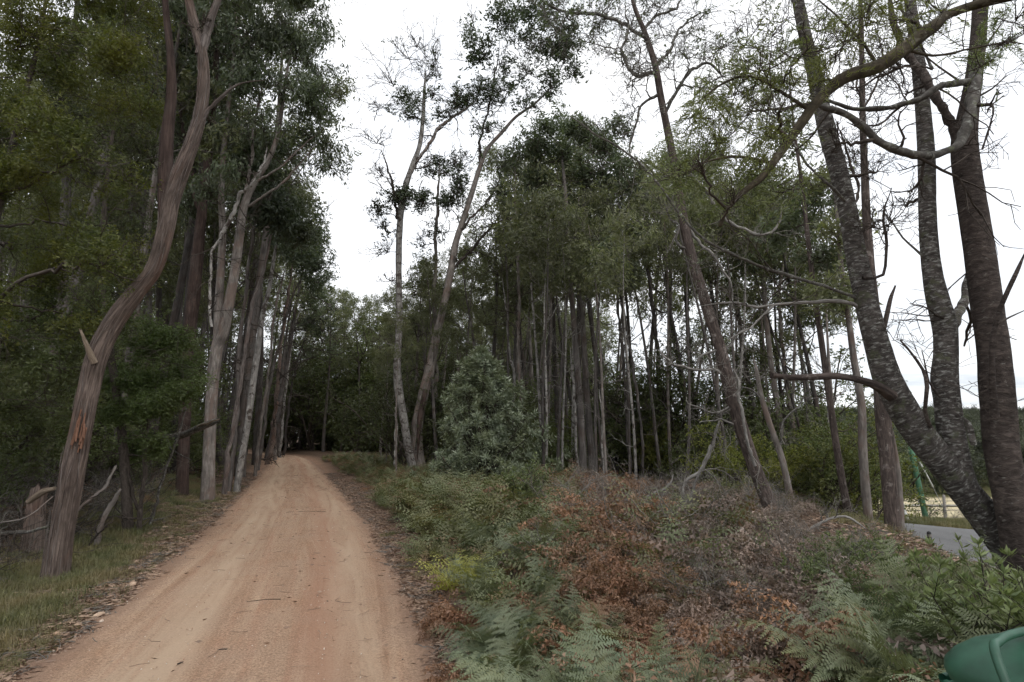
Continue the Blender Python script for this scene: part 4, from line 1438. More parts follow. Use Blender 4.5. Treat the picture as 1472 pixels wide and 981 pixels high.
mid = [
    ('whitish leaning thin gum behind the pale gum', 28, [(592, 668, 8), (592, 600, 7), (598, 520, 6), (602, 460, 5), (606, 400, 4)], 'gum', [(610, 385, 16, 500), (600, 410, 12, 300)]),
    ('short lichen-white post-like trunk at the fern edge', 24, [(567, 664, 7), (568, 620, 7), (568, 585, 6)], 'whitegum', []),
    ('thin grey gum rising behind the grey-green bush', 24, [(753, 668, 9), (752, 600, 8), (750, 520, 8), (748, 430, 7), (744, 350, 6), (742, 290, 5), (740, 240, 3)], 'gum', [(740, 235, 24, 900), (760, 270, 18, 600), (725, 275, 16, 500), (752, 310, 18, 400)]),
    ('crooked thin pale gum beside the straight grey one over the bush', 25, [(738, 660, 6), (740, 580, 6), (738, 540, 6), (730, 490, 5), (728, 450, 4), (722, 400, 3)], 'whitegum', [(715, 390, 12, 100)]),
    ('leftmost trunk of the tall twin gums behind the brown bracken', 21, [(838, 694, 16), (837, 640, 14), (832, 560, 12), (826, 480, 10), (820, 400, 9), (816, 330, 8), (812, 270, 7), (806, 210, 5)], 'gum_far', [(788, 185, 28, 1900), (762, 222, 24, 1400), (800, 225, 24, 1300), (770, 262, 22, 900), (825, 180, 22, 1300), (800, 290, 20, 700)]),
    ('rightmost trunk of the tall twin gums behind the brown bracken', 21.6, [(853, 694, 14), (849, 640, 13), (843, 560, 11), (838, 470, 9), (830, 400, 9), (836, 330, 8), (842, 260, 6), (850, 200, 4)], 'gum_far', [(855, 190, 26, 1700), (880, 215, 24, 1500), (850, 240, 24, 1300), (895, 240, 16, 700), (870, 262, 22, 1100), (835, 300, 20, 700), (890, 185, 16, 700)]),
    ('spindly white stick of a gum with a bare top in the dark gap', 20, [(868, 692, 4), (866, 640, 4), (866, 600, 4), (861, 560, 3)], 'whitegum', []),
    ('thin whitish trunk pressed against the tall twin gums', 20.5, [(831, 694, 6), (828, 620, 6), (824, 550, 6), (820, 500, 4)], 'whitegum', []),
    ('forked dark gum standing in the deep shade', 24, [(960, 705, 12), (955, 640, 12), (948, 560, 11), (940, 480, 9), (930, 400, 8), (915, 330, 6), (905, 280, 4)], 'gum_far', [(900, 260, 22, 1300), (925, 290, 22, 1300), (880, 300, 18, 900), (940, 330, 20, 1000), (905, 340, 18, 700)]),
    ('rough grey gum with a wide foot in the deep shade', 22, [(905, 705, 8), (903, 640, 8), (898, 560, 7), (890, 480, 6), (885, 400, 5), (880, 330, 4)], 'gum_far', [(875, 320, 20, 1000), (895, 350, 18, 900), (860, 350, 16, 700)]),
    ('thin gum with sparse leaves, midway between the twin gums and the leaning brown tree', 19, [(925, 705, 6), (920, 600, 6), (905, 480, 5), (890, 420, 4), (870, 370, 3)], 'gum_far', [(870, 360, 14, 300), (900, 395, 16, 500)]),
    ('first of the two grey trunks past the leaning brown tree', 19, [(1142, 700, 13), (1128, 640, 12), (1117, 580, 11), (1108, 520, 10), (1100, 440, 9), (1095, 360, 7), (1090, 280, 5)], 'gum', [(1085, 280, 26, 1500), (1110, 320, 24, 1300), (1060, 320, 24, 1200), (1075, 370, 22, 900)]),
    ('second of the two grey trunks past the leaning brown tree', 20.5, [(1158, 694, 12), (1148, 640, 12), (1138, 580, 10), (1128, 520, 9), (1122, 450, 8), (1130, 360, 6), (1140, 300, 4)], 'gum', [(1140, 290, 26, 1400), (1165, 330, 24, 1300), (1120, 350, 22, 1000), (1150, 390, 22, 1000)]),
    ('pale gum with a swollen bend high in the leaves', 22, [(1190, 700, 9), (1180, 650, 10), (1172, 600, 10), (1162, 560, 10), (1158, 545, 7), (1150, 500, 6), (1140, 430, 5)], 'whitegum', [(1140, 430, 24, 1200), (1170, 460, 24, 1300)]),
    ('slender brown gum leaning left of the thick red trunk', 13.5, [(1222, 750, 16), (1212, 700, 14), (1202, 640, 13), (1192, 570, 12), (1182, 500, 11), (1172, 430, 10), (1162, 350, 9), (1152, 260, 7), (1142, 190, 5), (1135, 110, 4)], 'brown_trunk', [(1130, 330, 30, 900), (1190, 370, 28, 900), (1120, 200, 26, 500), (1170, 290, 22, 500)]),
    ('grey-barked gum next to the thick red trunk', 13, [(1250, 758, 17), (1244, 700, 17), (1240, 640, 16), (1238, 580, 15), (1228, 520, 13), (1220, 460, 11), (1210, 390, 9), (1204, 320, 7), (1196, 250, 5)], 'gum', [(1200, 420, 26, 900), (1215, 330, 22, 500), (1185, 260, 24, 400)]),
]
for k, (lab, d, st, bk, cl) in enumerate(mid):
    t = Hand('forest_edge_gum_tree', d, 320 + k, lab, 'tree', 'gums standing along the forest edge', base_of(st[0][0], st[0][1], d))
    t.stem(st, bk, 'trunk', 12, ridge=.04, sink=True, even=.15, flare=.15)
    for c in cl:
        t.clump(*c, dd=r7.uniform(-1, 1), L=.17, Wd=.055, droop=.7, tw=7, lev=3, puff=.28)
    if len(st) > 4:
        for j in range(6):
            c = st[2 + j % (len(st) - 3)]
            t.clump(c[0] + r7.uniform(-22, 22), c[1] + r7.uniform(-30, 10), 10, 0, tw=3, lev=2)
    t.done('twig', 'gumleaf' if k % 3 else 'gumleaf_far')
    p = base_of(st[0][0], st[0][1], d)

# leafy masses behind the right-hand trunks
for k, (px, py, d, n) in enumerate([(1110, 700, 23, 0), (1200, 700, 19, 2), (1240, 705, 22, 4), (1165, 700, 26, 6), (1060, 700, 21, 2), (1235, 700, 27, 6), (1010, 700, 26, 0), (960, 690, 30, 1), (780, 690, 27, 3), (700, 690, 29, 0), (1220, 690, 30, 2)]):
    p, _ = P(px, py, d)
    x = min(p[0], 10.2)
    put(gums[n], x, p[1], [.85, .72, .72, .8, .8, .8, .9, .9, .85, .8, .8][k], k * 1.9, 'eucalypt with a broad leafy crown ' + ['behind the pair of grey trunks', 'behind the slender brown gum', 'behind the grey-barked gum', 'in the second row behind the pair of grey trunks', 'behind the leaning brown tree', 'past the thick red trunk by the sealed road', 'behind the forked dead branch', 'behind the forked dark gum', 'to the left of the tall twin gums', 'behind the grey-green bush', 'in the second row by the sealed road'][k], 'tree', 'broad crowned eucalypts near the sealed road')
for k, (px, d, s, yg) in enumerate([(1180, 16, .8, 1), (1215, 18, .9, 1), (1075, 16, .62, 1), (1222, 20, .9, 1), (1150, 18, .9, 0), (1228, 17, .62, 0), (1110, 17, .8, 0), (1195, 23, 1.1, 0), (1020, 20, .6, 0), (1205, 15.5, .5, 0), (1090, 22, 1.1, 0), (1258, 25, .9, 0), (1250, 30, .8, 0), (965, 23, .9, 1), (800, 22, .8, 0), (770, 24, .9, 1), (720, 24, .9, 0), (915, 25, 1, 0), (1140, 26, 1.2, 0), (1220, 27, 1.2, 0)]):
    p, _ = P(px, 700, d)
    put((shr_g if yg else shr)[k % (2 if yg else 4)], min(p[0], 10.6), p[1], s, k * 1.7, ('yellow-green' if yg else 'dark') + ' shrub ' + ['behind the slender brown gum', 'between the two gums left of the thick red trunk', 'at the foot of the leaning brown tree', 'behind the thick red trunk', 'behind the two grey trunks', 'hiding the sealed road behind the thick red trunk', 'between the leaning brown tree and the grey trunks', 'deep behind the slender brown gum', 'right of the forked dead branch', 'at the foot of the grey-barked gum', 'deep behind the grey trunks', 'by the sealed road past the red trunk', 'at the far end of the sealed road', 'in the deep shade with a bright spray of leaves', 'just left of the tall twin gums', 'right behind the grey-green bush', 'deep behind the grey-green bush', 'behind the forked dark gum', 'third row behind the grey trunks', 'third row near the sealed road'][k], 'bush', 'shrubs among the forest edge gums')

# big grey-green bush with upright leaf whorls
r8 = np.random.RandomState(88)
bx, by = P(690, 690, 19)[0][:2]
root = empty('grey_green_bush', (bx, by, gz(bx, by)), 'large rounded grey-green bush with pale upright leaf whorls beside the pale gum', 'bush')
bb, cb = MB(), MB()
tips = []
Rr, Hh = 1.85, 4.2
pts = []
while len(pts) < 620:
    az = r8.uniform(0, 6.28)
    h = r8.uniform(0, 1)
    prof = (max(0, 1 - h)) ** .62 * (1 + .20 * math.sin(3 * az + 5 * h) + .16 * math.sin(5 * az + 11 * h) + .1 * math.sin(9 * az - 14 * h))
    rr = Rr * prof * r8.uniform(.5, 1.12)
    pts.append((math.cos(az) * rr * 1.1 + .35 * (1 - h), math.sin(az) * rr, .15 + h * Hh * r8.uniform(.9, 1.03)))
for k, p in enumerate(pts):
    p = np.array(p)
    ax = unit(np.array([p[0], p[1], .9 + p[2] * .35]))
    if k % 4 == 0:
        q = np.array([p[0] * .15, p[1] * .15, p[2] * .35])
        tube(bb, crom([q, (p + q) / 2 + r8.normal(size=3) * .1, p], 4), np.linspace(.025, .006, 9), 4, cap=False)
    for lay in range(3):
        o = p - ax * .05 * lay
        m = 9
        a = np.linspace(0, 6.28, m, endpoint=False) + lay
        u = unit(np.cross(ax, [0.3, .2, .9]))
        v = np.cross(ax, u)
        rad = np.cos(a)[:, None] * u + np.sin(a)[:, None] * v
        d = ax * (.95 - lay * .45) + rad
        leaves(cb, np.repeat(o[None], m, 0) + rad * .01, .18, .05, r8, .05, D=d * 6, spread=.6)
n = 12000
idx = r8.randint(0, len(pts), n)
leaves(cb, np.array(pts)[idx] * r8.uniform(.55, .98, n)[:, None] + r8.normal(size=(n, 3)) * .14, .12, .03, r8, -.2)
bb.build('twigs', M['twig'], root, True)
cb.build('foliage', M['bluegrey'], root)
# ------------------------------------------------------------------ right foreground
r9 = np.random.RandomState(99)
t = Hand('leaning_brown_tree', 11, 401, 'leaning brown tree with many bare curling branches, rising from the bracken', 'tree', None, base_of(1112, 750, 11))
t.stem([(1114, 756, 30), (1104, 720, 27), (1088, 680, 25), (1072, 635, 24), (1058, 590, 24), (1046, 545, 23), (1035, 500, 21), (1020, 455, 20), (1008, 415, 19), (996, 375, 18), (985, 330, 18), (976, 280, 16), (968, 230, 14), (958, 180, 13), (950, 140, 12), (942, 95, 11), (928, 50, 9), (912, 10, 7), (900, -40, 5)], 'brown_trunk', 'trunk', 16, ridge=.06, sink=True, even=.07, flare=.2)
dead = [
    [(1046, 545, 6), (1025, 532, 5), (1003, 534, 5), (985, 528, 5), (965, 524, 4), (950, 512, 4), (942, 502, 3)],
    [(1000, 534, 4), (1008, 512, 4), (1030, 505, 4), (1050, 498, 5), (1062, 480, 4), (1078, 470, 3), (1100, 452, 2)],
    [(1055, 580, 5), (1040, 590, 4), (1020, 592, 3), (1000, 585, 3), (985, 570, 2)],
    [(1066, 620, 5), (1052, 608, 4), (1030, 604, 3), (1005, 607, 2)],
    [(1085, 670, 7, 10.9), (1076, 630, 6, 10.8), (1064, 590, 6, 10.8), (1058, 560, 5, 10.8), (1056, 530, 3, 10.8)],
    [(992, 360, 6), (975, 350, 5), (972, 325, 4), (960, 300, 3)],
    [(985, 320, 7), (1005, 345, 6), (1030, 370, 5), (1038, 395, 4), (1050, 420, 3), (1052, 450, 2)],
    [(970, 240, 8), (1000, 262, 7), (1030, 300, 6), (1048, 325, 6), (1075, 338, 6), (1100, 338, 5), (1120, 320, 4), (1130, 290, 3)],
    [(944, 105, 8), (915, 108, 7), (900, 95, 6), (890, 70, 5), (905, 40, 4), (895, 5, 3)],
    [(955, 165, 7), (985, 110, 6), (1010, 95, 5), (1030, 100, 4), (1060, 112, 3)],
    [(930, 55, 7), (895, 30, 6), (860, 20, 6), (820, 15, 5), (780, 0, 4), (750, -20, 3)],
    [(925, 45, 6), (945, 20, 5), (975, 10, 4), (990, -20, 3)],
    [(940, 95, 6), (965, 70, 5), (975, 40, 4), (1000, 20, 3), (1020, 25, 2)],
    [(948, 135, 6), (925, 150, 5), (912, 180, 4), (905, 215, 3), (915, 240, 2)],
]
for i, b in enumerate(dead):
    t.stem([(q[0], q[1], q[2] * 1.25) + tuple(q[3:]) for q in b], 'deadwood' if i in (0, 1, 2, 3, 4, 6, 7) else 'lichen', 'branch', 7, wander=.05, ridge=.06)
for c in [(800, 40, 28, 200), (840, 50, 26, 160), (870, 25, 30, 200), (920, 60, 26, 60), (960, 90, 24, 60), (930, -10, 34, 200), (1010, 20, 30, 150), (1040, 100, 24, 120), (895, 90, 22, 40), (985, 70, 26, 80), (905, 30, 34, 60), (860, 30, 34, 150), (820, 20, 30, 250), (950, 30, 34, 40), (990, 40, 34, 60), (880, 70, 28, 60), (1010, 80, 30, 120), (780, 5, 26, 200), (930, 100, 22, 20), (910, 160, 22, 0), (1000, 130, 24, 150), (940, 0, 30, 80), (1040, 60, 26, 150), (880, -10, 36, 200), (970, -20, 40, 100), (900, 120, 20, 0)]:
    t.clump(*c, dd=r9.uniform(-.6, .6), L=.08, Wd=.028, droop=.3, tw=10, lev=3, wob=.32, curl=-.01, puff=.1)
for c in [(1000, 500, 22, 0), (960, 520, 18, 0), (1030, 590, 18, 0), (1020, 410, 20, 0), (960, 300, 20, 0), (1050, 440, 20, 0), (1075, 540, 18, 0), (1000, 380, 20, 60), (950, 250, 20, 80), (1000, 220, 22, 100), (1080, 330, 22, 80), (1050, 300, 20, 80)]:
    t.clump(*c, dd=r9.uniform(-.5, .5), L=.07, Wd=.02, tw=5, lev=3, wob=.3, curl=-.02, puff=.1)
t.done('paletwig', 'gumleaf')

t = Hand('bare_sapling', 13, 402, 'slim grey forked sapling without leaves right of the leaning brown tree', 'dead tree', None, base_of(1140, 740, 13))
t.stem([(1141, 742, 14), (1133, 700, 13), (1124, 660, 12), (1112, 625, 11), (1100, 590, 10), (1092, 560, 9), (1088, 535, 7), (1082, 512, 3)], 'gum', 'trunk', 10, sink=True, ridge=.05, even=.12)
t.stem([(1122, 640, 6), (1128, 605, 5), (1150, 580, 4), (1158, 560, 2)], 'lichen', 'branch', 6)
t.stem([(1095, 575, 5), (1080, 560, 4), (1060, 555, 3)], 'lichen', 'branch', 6)
t.clump(1085, 500, 14, 0, tw=4)
t.done('paletwig')

t = Hand('dead_forked_branch', 11.5, 403, 'crooked dead pale branch standing upright in the bracken like a fork', 'dead branch', None, base_of(985, 735, 11.5))
t.stem([(980, 738, 5), (983, 700, 6), (988, 688, 7), (1005, 678, 9), (1018, 655, 10), (1026, 632, 9), (1034, 605, 7)], 'deadwood', 'branch', 9, sink=True, ridge=.1)
t.stem([(1008, 675, 7), (998, 700, 6), (992, 722, 5), (988, 740, 4)], 'deadwood', 'branch', 7)
t.stem([(1010, 672, 4), (1030, 690, 3), (1045, 712, 3)], 'deadwood', 'branch', 6)
t.done('paletwig')

t = Hand('thick_red_tree', 11, 404, 'thick reddish straight trunk at the edge of the sealed road', 'tree', None, base_of(1284, 770, 11))
t.stem([(1285, 774, 33), (1280, 720, 29), (1275, 660, 28), (1270, 610, 29), (1266, 560, 27), (1262, 500, 24), (1256, 440, 21), (1250, 380, 19), (1246, 320, 17), (1243, 250, 14), (1240, 170, 12), (1239, 90, 10), (1237, 10, 8), (1232, -80, 6)], 'brown_trunk', 'trunk', 16, sink=True, ridge=.05, even=.08, flare=.2)
t.stem([(1296, 772, 14, 11.2), (1294, 720, 12, 11.2), (1290, 670, 10, 11.2), (1284, 620, 8, 11.2)], 'gum', 'stem', 9, sink=True, ridge=.06)
t.stem([(1262, 500, 13), (1272, 465, 10), (1280, 430, 8), (1286, 414, 4)], 'wattle_dark', 'branch_stub', 8, jag=.08)
t.stem([(1250, 390, 8), (1215, 330, 7), (1235, 280, 7), (1222, 230, 6), (1200, 170, 5)], 'twig', 'branch', 8)
t.stem([(1240, 160, 6), (1262, 120, 5), (1270, 80, 4), (1255, 30, 3)], 'twig', 'branch', 7)
for c in [(1225, 120, 30, 60), (1260, 60, 34, 60), (1215, 30, 36, 100), (1265, 180, 24, 0), (1225, 220, 24, 60), (1275, 320, 14, 0), (1250, -20, 40, 100), (1200, 280, 22, 150)]:
    t.clump(*c, dd=r9.uniform(-.6, .8), L=.07, Wd=.02, tw=8, lev=3, wob=.25, puff=.1)
t.done('twig', 'gumleaf')

# the great many-stemmed wattle in the near right corner
t = Hand('old_wattle_tree', 4.2, 405, 'old many-stemmed tree with dark ringed and lichen-spotted bark in the near right corner', 'tree', None, base_of(1510, 990, 4.2))
t.stem([(1512, 1000, 150), (1506, 930, 120), (1490, 860, 100), (1462, 800, 84), (1425, 752, 72), (1388, 708, 62), (1352, 662, 60), (1322, 625, 58), (1298, 588, 56), (1276, 545, 52), (1262, 500, 47), (1250, 455, 43), (1240, 410, 40), (1229, 360, 37), (1218, 300, 34), (1205, 245, 33), (1192, 200, 32), (1180, 150, 29), (1168, 95, 26), (1155, 40, 23), (1142, -30, 20), (1128, -140, 15), (1120, -280, 9)], 'wattle', 'trunk', 30, ridge=.035, even=.03, rings=.018, freq=4)
t.stem([(1420, 762, 40), (1396, 722, 50), (1378, 680, 54), (1368, 630, 52), (1362, 580, 50), (1358, 545, 52), (1360, 505, 46), (1358, 468, 46), (1348, 430, 42), (1340, 390, 36), (1335, 340, 34), (1333, 290, 33), (1332, 230, 32), (1328, 170, 29), (1322, 110, 27), (1316, 60, 24), (1308, 0, 21), (1300, -80, 17), (1290, -200, 11)], 'wattle', 'stem', 26, ridge=.035, even=.03, rings=.018, freq=4)
t.stem([(1506, 940, 110, 4.05), (1490, 880, 92, 4.0), (1474, 820, 80, 4), (1462, 760, 72, 4), (1450, 700, 68, 4), (1440, 650, 66, 4), (1436, 600, 66, 4), (1432, 550, 66, 4), (1428, 500, 62, 4), (1420, 450, 60, 4), (1413, 400, 58, 4), (1406, 350, 56, 4), (1398, 300, 55, 4), (1390, 250, 53, 4), (1386, 205, 48, 4), (1392, 160, 38, 4), (1400, 110, 33, 4), (1406, 60, 31, 4), (1410, 0, 29, 4), (1416, -80, 25, 4), (1420, -200, 16, 4)], 'wattle_dark', 'stem', 28, ridge=.035, even=.03, rings=.014, freq=4)
t.stem([(1380, 212, 26, 4), (1368, 180, 20, 4), (1352, 150, 18, 4), (1335, 118, 17, 4.05), (1318, 95, 16, 4.1), (1300, 68, 14, 4.1), (1285, 30, 12, 4.2), (1275, -30, 9, 4.3)], 'wattle_dark', 'branch', 12, ridge=.05)
t.stem([(1402, 90, 20, 3.9), (1401, 130, 24, 3.85), (1394, 168, 25, 3.8), (1378, 202, 21, 3.75), (1352, 221, 18, 3.7), (1322, 223, 17, 3.65), (1292, 216, 17, 3.6), (1262, 200, 16, 3.6), (1238, 178, 15, 3.6), (1212, 162, 13, 3.6), (1186, 156, 11, 3.6), (1162, 140, 8, 3.6)], 'lichen', 'branch', 14, ridge=.08, even=.04)
t.stem([(1392, 118, 15, 3.8), (1365, 120, 14, 3.75), (1345, 128, 14, 3.7), (1322, 142, 12, 3.7), (1292, 152, 11, 3.7), (1262, 157, 11, 3.7), (1228, 157, 9, 3.7), (1200, 148, 7, 3.7), (1170, 138, 5, 3.7)], 'lichen', 'branch', 12, ridge=.08)
t.stem([(1282, 570, 24, 4.1), (1262, 556, 20, 4.05), (1238, 547, 15, 4), (1205, 541, 14, 3.95), (1172, 542, 13, 3.9), (1140, 543, 12, 3.85), (1110, 540, 11, 3.8)], 'brown_trunk', 'broken_branch', 14, ridge=.08, jag=.01, even=.04)
t.stem([(1248, 440, 9.4), (1222, 424, 8.4), (1185, 412, 7.5), (1140, 398, 7.5), (1090, 382, 6.6), (1050, 366, 6.6), (1015, 348, 5.6), (990, 325, 5.6), (968, 298, 5.6), (942, 262, 4.7), (915, 232, 4.7), (885, 210, 4.2), (855, 193, 3.7), (835, 178, 3.2), (820, 168, 2.8)], 'lichen', 'branch', 9, ridge=.08)
t.stem([(1250, 452, 10.4), (1225, 437, 9.1), (1190, 433, 9.1), (1155, 435, 9.1), (1120, 438, 6.5), (1090, 442, 6.5), (1060, 436, 5.2), (1030, 437, 3.9), (1008, 440, 2.6)], 'deadwood', 'branch', 8, ridge=.08)
t.stem([(1112, 440, 6.5), (1095, 455, 5.2), (1080, 470, 5.2), (1062, 480, 3.9), (1045, 490, 2.6)], 'deadwood', 'branch', 7)
t.stem([(1333, 375, 8), (1315, 358, 6), (1298, 342, 5), (1284, 322, 4), (1270, 306, 2)], 'lichen', 'branch', 7)
t.stem([(1338, 615, 9, 4.1), (1330, 590, 8, 4.05), (1333, 555, 8, 4), (1326, 530, 7, 4), (1310, 508, 6, 4), (1297, 492, 4, 4)], 'wattle_dark', 'dead_branch', 8, ridge=.1, jag=.02)
t.stem([(1350, 570, 7, 4.1), (1336, 550, 5, 4.05), (1330, 525, 4, 4), (1325, 504, 4, 4)], 'wattle_dark', 'dead_branch', 7)
t.stem([(1362, 480, 26, 4.3), (1378, 450, 20, 4.35), (1388, 428, 16, 4.4), (1392, 395, 10, 4.4), (1398, 375, 6, 4.4)], 'wattle', 'branch', 10)
t.stem([(1430, 600, 20, 3.85), (1426, 540, 14, 3.8), (1427, 490, 11, 3.78), (1436, 450, 10, 3.75), (1448, 420, 10, 3.7), (1462, 390, 9, 3.7), (1474, 362, 7, 3.7)], 'wattle_dark', 'dead_branch', 10, ridge=.06)
t.stem([(1434, 466, 7, 3.75), (1452, 456, 5, 3.75), (1474, 446, 4, 3.75)], 'twig', 'dead_branch', 7)
t.stem([(1412, 215, 6, 3.9), (1418, 195, 5, 3.9), (1424, 178, 4, 3.9), (1430, 172, 2, 3.9)], 'wattle_dark', 'dead_branch', 6)
t.stem([(1404, 140, 6, 3.9), (1425, 128, 5, 3.9), (1440, 115, 3, 3.9), (1452, 106, 1.5, 3.9)], 'twig', 'dead_branch', 6)
t.stem([(1405, 90, 8, 3.9), (1422, 60, 6, 3.9), (1436, 40, 4, 3.9), (1450, 22, 3, 3.9)], 'twig', 'dead_branch', 7)
t.stem([(1446, 560, 14, 3.95), (1452, 530, 12, 3.95), (1449, 508, 9, 3.95), (1442, 500, 6, 3.95)], 'wattle_dark', 'branch_stub', 9, jag=.02)
t.stem([(1400, 640, 12, 4.0), (1392, 612, 14, 4.0), (1384, 600, 10, 4.0)], 'wattle', 'knot', 9, ridge=.15)
t.stem([(1340, 100, 8, 3.9), (1322, 60, 6, 3.9), (1300, 20, 5, 3.9), (1290, -30, 4, 3.9)], 'lichen', 'branch', 7)
t.stem([(1215, 290, 8, 4.1), (1190, 262, 7, 4.0), (1160, 235, 6, 4.0), (1140, 205, 5, 4.0), (1118, 190, 4, 3.9)], 'lichen', 'branch', 8)
t.stem([(1240, 400, 9, 4.0), (1270, 395, 7, 4.0), (1275, 350, 7, 4), (1268, 310, 6, 4), (1282, 270, 4, 4)], 'wattle_dark', 'branch', 8)
# twiggy spray toward the light gap
for c in [(1280, 310, 30, 0), (1300, 290, 24, 0), (1250, 320, 26, 0), (1230, 90, 36, 40), (1180, 60, 40, 60), (1280, 90, 34, 0), (1120, 110, 40, 60), (1150, 20, 50, 80), (1240, 10, 46, 80), (1350, 20, 34, 0), (1100, 40, 40, 60), (1260, 240, 26, 0), (1080, 150, 34, 20), (1200, 200, 26, 0), (1060, 60, 36, 60), (1300, 130, 24, 0)]:
    t.clump(*c, dd=r9.uniform(-.7, .3), L=.04, Wd=.012, tw=9, lev=3, wob=.2, flat=.8, puff=.05, rtw=.006)
t.done('twig', 'feather', 'twigs', 'foliage')

# near branch with feathery leaves coming in from the upper right
t = Hand('feathery_wattle_tree', 3.1, 406, 'leafy wattle whose rough brown limb and feathery green sprays reach in from above', 'tree', None, (4.6, 2.4, gz(4.6, 2.4)))
mbt = MB()
pt = np.array([[4.6, 2.4, -.3, .13], [4.55, 2.4, 1.2, .11], [4.4, 2.5, 2.6, .09], [4.0, 2.6, 3.7, .07], [3.6, 2.7, 4.3, .055]])
a = crom(pt, even=.08)
tube(mbt, a[:, :3], a[:, 3], 16, .04, 5)
mbt.build('trunk', M['olivebark'], t.root, True, t.base)
e0 = a[-1]
pr = t.path([(1400, 8, 16), (1340, 40, 21), (1300, 70, 23), (1262, 96, 22), (1215, 112, 20), (1180, 140, 17), (1150, 180, 15), (1120, 222, 13), (1095, 255, 11), (1070, 275, 9), (1045, 300, 8), (1035, 325, 6)])
pr = np.vstack([[e0], pr])
pr = crom(pr, even=.03)
mbt = MB()
tube(mbt, pr[:, :3], pr[:, 3], 14, .08, 6)
mbt.build('limb', M['olivebark'], t.root, True, t.base)
t.sk.append(pr)
t.stem([(1165, 160, 9), (1120, 130, 7), (1080, 110, 6), (1040, 120, 5), (1000, 150, 3)], 'olivebark', 'branch', 8)
t.stem([(1110, 235, 9), (1060, 225, 6), (1010, 235, 4), (975, 255, 3)], 'olivebark', 'branch', 8)
t.stem([(1262, 96, 9), (1240, 60, 7), (1200, 20, 5), (1150, -20, 3)], 'olivebark', 'branch', 8)
t.stem([(1300, 70, 9), (1340, 80, 7), (1400, 70, 5), (1450, 60, 4), (1480, 66, 3)], 'olivebark', 'branch', 8)
fe = MB()


def spray(c, R, n):
    for k in range(n):
        o = c + r9.normal(size=3) * R * .6
        d = unit(r9.normal(size=3) + np.array([-.4, 0, -.15]))
        L = r9.uniform(.10, .2)
        nn = 5
        tt = np.linspace(0, 1, nn)
        ln = o + d * (tt * L)[:, None] - np.array([0, 0, 1]) * (.3 * L * tt ** 2)[:, None]
        tube(t.twigs, ln, np.linspace(.0014, .0006, nn), 3, cap=False)
        m = 12
        s = np.linspace(.08, 1, m)
        cc = o + d * (s * L)[:, None] - np.array([0, 0, 1]) * (.3 * L * s ** 2)[:, None]
        side = unit(np.cross(d, r9.normal(size=3)))
        for sg in (-1, 1):
            D = np.repeat((side * sg + d * .7)[None], m, 0) * 6
            leaves(fe, cc, .034, .0065, r9, .1, D=D, spread=.5)


for (px, py, r, n) in [(1050, 130, 40, 60), (1090, 95, 36, 50), (1030, 195, 36, 50), (1075, 240, 34, 45), (1010, 240, 30, 36), (1000, 165, 26, 26), (1120, 150, 34, 40), (980, 250, 20, 20), (1100, 190, 26, 30), (1160, 60, 36, 40), (1210, 70, 30, 26), (1250, 20, 40, 36), (1400, 95, 26, 22), (1440, 60, 30, 30), (1460, 20, 26, 20), (1130, 270, 22, 18), (1055, 285, 22, 20), (1300, 20, 34, 30), (1180, 110, 22, 20), (1150, -30, 40, 30), (1120, 110, 24, 24), (1350, 10, 30, 20)]:
    t.clump(px, py, r, 0, dd=r9.uniform(-.35, .35), tw=6, lev=2, wob=.15, rtw=.004)
    c, dep = P(px, py, t.d + r9.uniform(-.3, .3))
    spray(c, r * dep / F, n)
fe.build('feathery_leaves', M['feather'], t.root, False, t.base)
t.done('twig', 'feather')

for k, (rows, lab) in enumerate([
    ([(1040, 752, 5, 10.2), (1085, 742, 5, 10.1), (1130, 762, 5, 9.9), (1165, 778, 4, 9.8)], 'grey fallen branch lying in the brown bracken at the foot of the leaning brown tree'),
    ([(1150, 772, 5, 10), (1180, 750, 5, 10), (1215, 742, 5, 10), (1250, 765, 4, 9.9)], 'arched grey fallen branch before the two gums by the sealed road'),
    ([(890, 748, 4, 11.5), (925, 722, 5, 11.5), (960, 700, 4, 11.5), (968, 682, 2, 11.5)], 'bleached branching stick among the grey bracken beside the dead forked branch'),
    ([(1010, 742, 4, 9.5), (1045, 758, 4, 9.3), (1070, 790, 4, 9.0)], 'short bleached stick lower down in the brown bracken')]):
    d = rows[0][3]
    t = Hand('fallen_branch', d, 480 + k, lab, 'fallen branch', None, base_of(rows[0][0], rows[0][1], d))
    t.stem([(r[0], r[1], r[2] * 1.3, r[3]) for r in rows], 'deadwood', 'branch', 8, ridge=.1)
    for q in range(3):
        r = rows[1 + q % 2]
        t.clump(r[0] + r9.uniform(-20, 20), r[1] - 10, 14, 0, tw=3, lev=2)
    t.done('paletwig')
# ------------------------------------------------------------------ bracken bank
rf = np.random.RandomState(123)
green = [fern_mesh('fern_green_%d' % k, 500 + k, 'fern', 7, .95, pairs=19, npin=15) for k in range(3)]
blue = [fern_mesh('fern_blue_%d' % k, 510 + k, 'fern_blue', 8, 1.0, droop=(.5, 1.05), wide=.4, pairs=21, npin=17) for k in range(3)]
rust = [fern_mesh('fern_rust_%d' % k, 520 + k, 'fern_rust', 8, .8, rise=(.7, 1.3), droop=(1.0, 1.7), curl=.55, wide=.36, pw=.016, crump=.014) for k in range(3)]
grey = [fern_mesh('fern_dead_%d' % k, 530 + k, 'fern_grey', 8, .8, rise=(.6, 1.25), droop=(.9, 1.8), curl=.7, wide=.34, pw=.013, crump=.018) for k in range(3)]
gfar = [fern_mesh('fern_green_far_%d' % k, 570 + k, 'fern', 7, .95, pairs=10, npin=5, pw=.04) for k in range(4)]
yel = [fern_mesh('fern_yellow_%d' % k, 540 + k, 'fern_yellow', 6, .95, pairs=13, npin=7, pw=.03) for k in range(1)]
rust_far = grey_far = None
